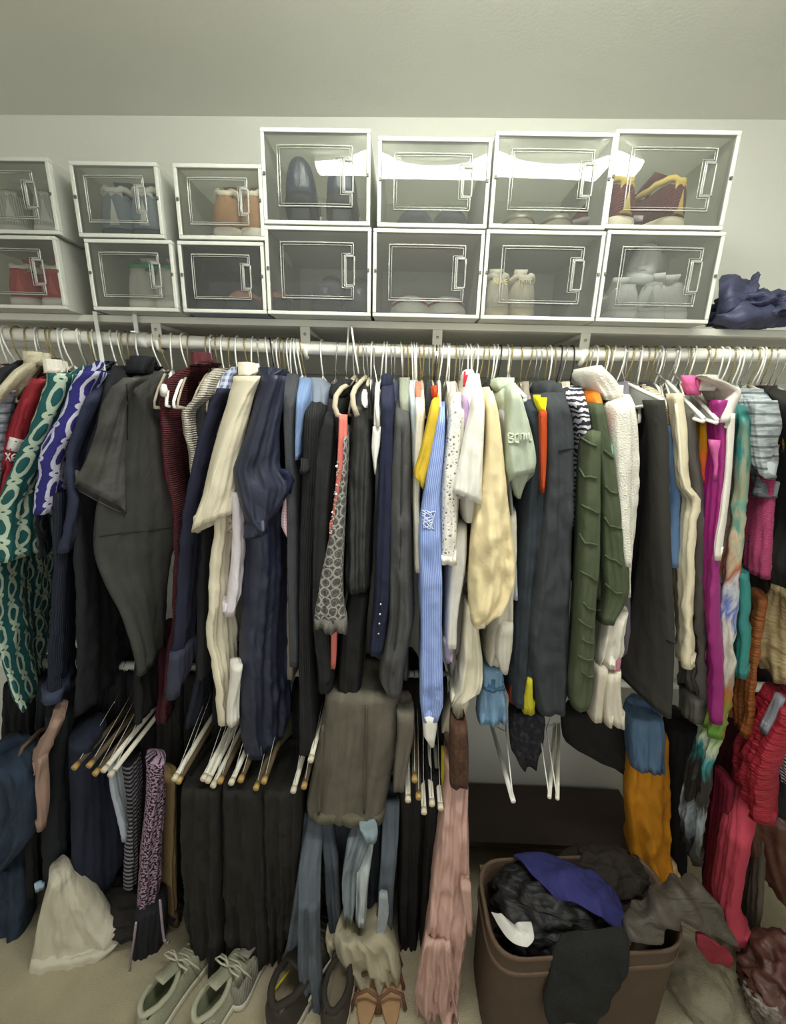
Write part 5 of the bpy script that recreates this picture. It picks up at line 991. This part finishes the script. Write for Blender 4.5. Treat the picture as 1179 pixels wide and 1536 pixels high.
m_hamp = solid('hamper_brown', '#4a3a2c', .75, bump=.5, bscale=350, mottle=.2); m_band = solid('hamper_band', '#5d4a3a', .7, bump=.3, bscale=300)
def hring(z, sc, n=64, bulge=0):
    out = []
    q = []
    for k in range(4):
        A, B, Cc = cr4[k-1], cr4[k], cr4[(k+1) % 4]; r = .09
        d1 = (A-B).normalized(); d2 = (Cc-B).normalized()
        for t in range(8):
            u = t/7; p = (B+d1*r)*(1-u)**2+B*2*u*(1-u)+(B+d2*r)*u*u; q.append(p)
    for p in q: out.append(Vector(((p.x-hc.x)*sc, (p.y-hc.y)*sc, z)))
    return out
def hloft(name, spec, m):
    V = []; F = []
    for z, sc in spec: V += hring(z, sc)
    n = 32
    for i in range(len(spec)-1):
        for k in range(n): F.append((i*n+k, i*n+(k+1) % n, (i+1)*n+(k+1) % n, (i+1)*n+k))
    if name == 'body': F.append(tuple(reversed(range(n)))); F.append(tuple((len(spec)-1)*n+k for k in range(n)))
    return mesh_obj(name, V, F, m, he, True)
hloft('body', [(.004, .97), (.05, .985), (.2, .99), (.33, .995), (ZR-.006, .995), (ZR, .985), (ZR-.004, .965), (.3, .93), (.12, .84)], m_hamp)
hloft('rim_band', [(ZR-.075, .985), (ZR-.07, 1.012), (ZR-.06, 1.015), (ZR-.055, .995), (ZR-.075, .985)], m_band)
hloft('rim_band', [(ZR-.012, .99), (ZR-.008, 1.012), (ZR+.004, 1.012), (ZR+.006, .985), (ZR-.012, .97)], m_band)
hp = hring(ZR-.03, 1.02)
for idx in (27,):
    MB().box(hp[idx], (.02, .02, .03)).build('handle_rivet', solid('rivet', '#8d7a62', .4, .5), he)
def crm(name, label, cat, px, py, z, r, mat, amp=.4):
    p = PZ(px, py, z); return tag(crumple(name, p, r, mat, amp), label, cat)
crm('black_clothes', 'heap of crumpled black clothes inside the hamper', 'clothes', 826, 1362, .35, (.165, .115, .09), f('#131214', 'crinkle', None, .6))
crm('dark_trousers', 'dark brown trousers wadded at the back of the hamper', 'clothes', 905, 1320, .34, (.14, .08, .09), f('#221c18'))
o = sheet('blue_shirt', [[PZ(770, 1284, .43), PZ(830, 1284, .44), PZ(900, 1316, .43), PZ(930, 1345, .41)], [PZ(800, 1312, .46), PZ(850, 1310, .48), PZ(900, 1340, .47), PZ(936, 1372, .43)], [PZ(836, 1350, .45), PZ(866, 1356, .46), PZ(900, 1376, .46), PZ(936, 1398, .43)]], f('#28285a'), world=True, amp=.010, fr=16, sub=14, fold=.012, fk=2.5, fdir=0); tag(o, 'indigo blue shirt spread across the black laundry', 'shirt')
o = sheet('sweatshirt', [[PZ(930, 1372, .44), PZ(960, 1346, .47), PZ(1000, 1318, .50), PZ(1030, 1312, .50)], [PZ(938, 1394, .45), PZ(975, 1370, .49), PZ(1020, 1340, .52), PZ(1060, 1338, .50)], [PZ(940, 1408, .45), PZ(985, 1392, .47), PZ(1036, 1366, .50), PZ(1086, 1376, .44)], [PZ(944, 1418, .43), PZ(990, 1408, .44), PZ(1030, 1386, .47), PZ(1100, 1414, .38)]], f('#4c463e', 'crinkle', None, .5), world=True, amp=.010, fr=14, thick=.012, sub=14, fold=.022, fk=3.5, fdir=0); tag(o, 'taupe sweatshirt draped over the hamper corner', 'sweatshirt')
o = sheet('black_towel', [[PZ(842, 1400, .46), PZ(890, 1394, .47), PZ(940, 1390, .46)], [PZ(832, 1426, .44), PZ(890, 1422, .45), PZ(940, 1420, .44)], [PZ(826, 1462, .36), PZ(884, 1468, .36), PZ(934, 1462, .36)], [PZ(816, 1500, .27), PZ(880, 1508, .27), PZ(920, 1490, .28)], [PZ(822, 1532, .19), PZ(876, 1536, .19), PZ(904, 1520, .2)]], f('#1b1c1b', 'fleece'), world=True, amp=.010, fr=12, thick=.014, sub=12, fold=.010, fk=2.0, fdir=0); tag(o, 'black towel hanging over the hamper front', 'towel')
o = sheet('white_sock', [[PZ(738, 1368, .42), PZ(752, 1394, .43), PZ(768, 1412, .44), PZ(790, 1420, .44)], [PZ(750, 1372, .44), PZ(766, 1392, .45), PZ(780, 1400, .46), PZ(800, 1408, .45)], [PZ(754, 1378, .43), PZ(772, 1390, .44), PZ(778, 1384, .46), PZ(796, 1384, .45)]], f('#d9d8d2', 'satin'), world=True, amp=.004, fr=20, thick=.008); tag(o, 'white glossy cloth strip against the hamper rim', 'cloth')
o = sheet('red_skirt_tail', [[PZ(1044, 1400, .3), PZ(1058, 1404, .3), PZ(1078, 1420, .28)], [PZ(1046, 1420, .24), PZ(1070, 1426, .24), PZ(1096, 1430, .24)], [PZ(1062, 1440, .18), PZ(1080, 1446, .18), PZ(1094, 1452, .17)]], f('#8e2138', 'satin'), world=True, amp=.01, fr=16, thick=.01); tag(o, 'crimson cloth tail trailing beside the hamper', 'cloth')

# ---------------------------------------------------------------- shoes and things on the floor
def floor_shoe(label, px, py, rz, ps=1.0, **kw):
    p = PZ(px, py, .05); p.z = .001
    return shoe(label, p, rz, parent_scale=ps, **kw)
floor_shoe('pale sage sneaker with green insole and tied laces', 212, 1548, -.36, 1.12, up='#a2a28c', sole='#c9c6b4', lining='#5a6048', lace='#b9b8a2', collar='#a9a993', hs=1.05, bow=True, kind='fleece')
floor_shoe('pale sage sneaker with tied laces beside its twin', 292, 1556, -.42, 1.12, up='#a5a590', sole='#c9c6b4', lining='#70745c', lace='#bcbba6', collar='#acac96', hs=1.05, bow=True, kind='fleece')
floor_shoe('light grey knit sneaker behind the black trousers', 348, 1500, -.25, 1.05, up='#99958a', sole='#c2beb0', lining='#6c6a62', lace='#aaa698', hs=1.0, kind='knit')
floor_shoe('black and grey sneaker with yellow edge inside its collar', 408, 1545, -.5, 1.45, up='#2a2622', sole='#a9a292', lining='#8a7f6c', lace='#3a3531', collar='#2a2520', hs=1.05, stripe='#a8a294')
floor_shoe('black and grey sneaker half under the blue jeans leg', 496, 1546, -.12, 1.2, up='#322d28', sole='#b0a898', lining='#7a7060', collar='#2a2520', hs=1.05)
yl_ = tag(MB().tube([PZ(402, 1500, .11), PZ(416, 1480, .115), PZ(434, 1456, .12)], .006, 8, flat=.5).build('yellow_strap', solid('yellow_pull', '#c9b41a', .5), None, True, origin=PZ(392, 1478, .11)), 'bright yellow strap lying in the black sneaker', 'strap')
for i, px in enumerate((545, 588)):
    p = PZ(px, 1540, .03); p.z = 0; e = tag(empty('sandal', p), 'brown leather strap sandal under the cream sweatpants', 'sandal', 'brown strap sandals'); e.rotation_euler = (0, 0, -.1+.2*i)
    V = []; F = []; out = []
    for k in range(24):
        t = 2*math.pi*k/24; w = .042*(1-.2*math.cos(t)); out.append((w*math.sin(t), .125-.125*math.cos(t)))
    for z in (0, .022):
        for x, y in out: V.append(Vector((x, y, z)))
    for k in range(24): F.append((k, (k+1) % 24, 24+(k+1) % 24, 24+k))
    F += [tuple(reversed(range(24))), tuple(range(24, 48))]
    ml = solid('sandal_leather', '#5f3d28', .5, bump=.2); mesh_obj('sole', V, F, solid('sandal_sole', '#a07c58', .6), e, False)
    for yy, hh in ((.05, .075), (.10, .06), (.16, .05), (.20, .042)):
        MB().tube([(-.046, yy-.012, .012), (-.036, yy, hh*.8), (0, yy+.01, hh), (.036, yy+.004, hh*.8), (.046, yy-.008, .012)], .006, 8, flat=.5).build('strap', ml, e, True)
p = PZ(1046, 1500, .05); p.z = 0
o = crumple('floor_cushion', p+Vector((.03, .06, .05)), (.09, .12, .10), f('#8d8773', 'fleece'), .1, flat=.45); tag(o, 'dull beige cushion on the floor beside the hamper', 'cushion')
p = PZ(1185, 1475, .12)
o = crumple('satin_bag', p, (.11, .10, .11), f('#5c3a33', 'satin', None, 1, rough=.45), .5, flat=.9); tag(o, 'rose brown satin bundle on the floor by the leather jacket', 'clothes')
p = PZ(1158, 1518, .08)
o = crumple('fur_slipper', p, (.05, .07, .05), f('#5a5048', 'speck', '#a39a90', .4), .5, flat=.9); tag(o, 'fuzzy grey slipper beside the rose brown bundle', 'slipper')
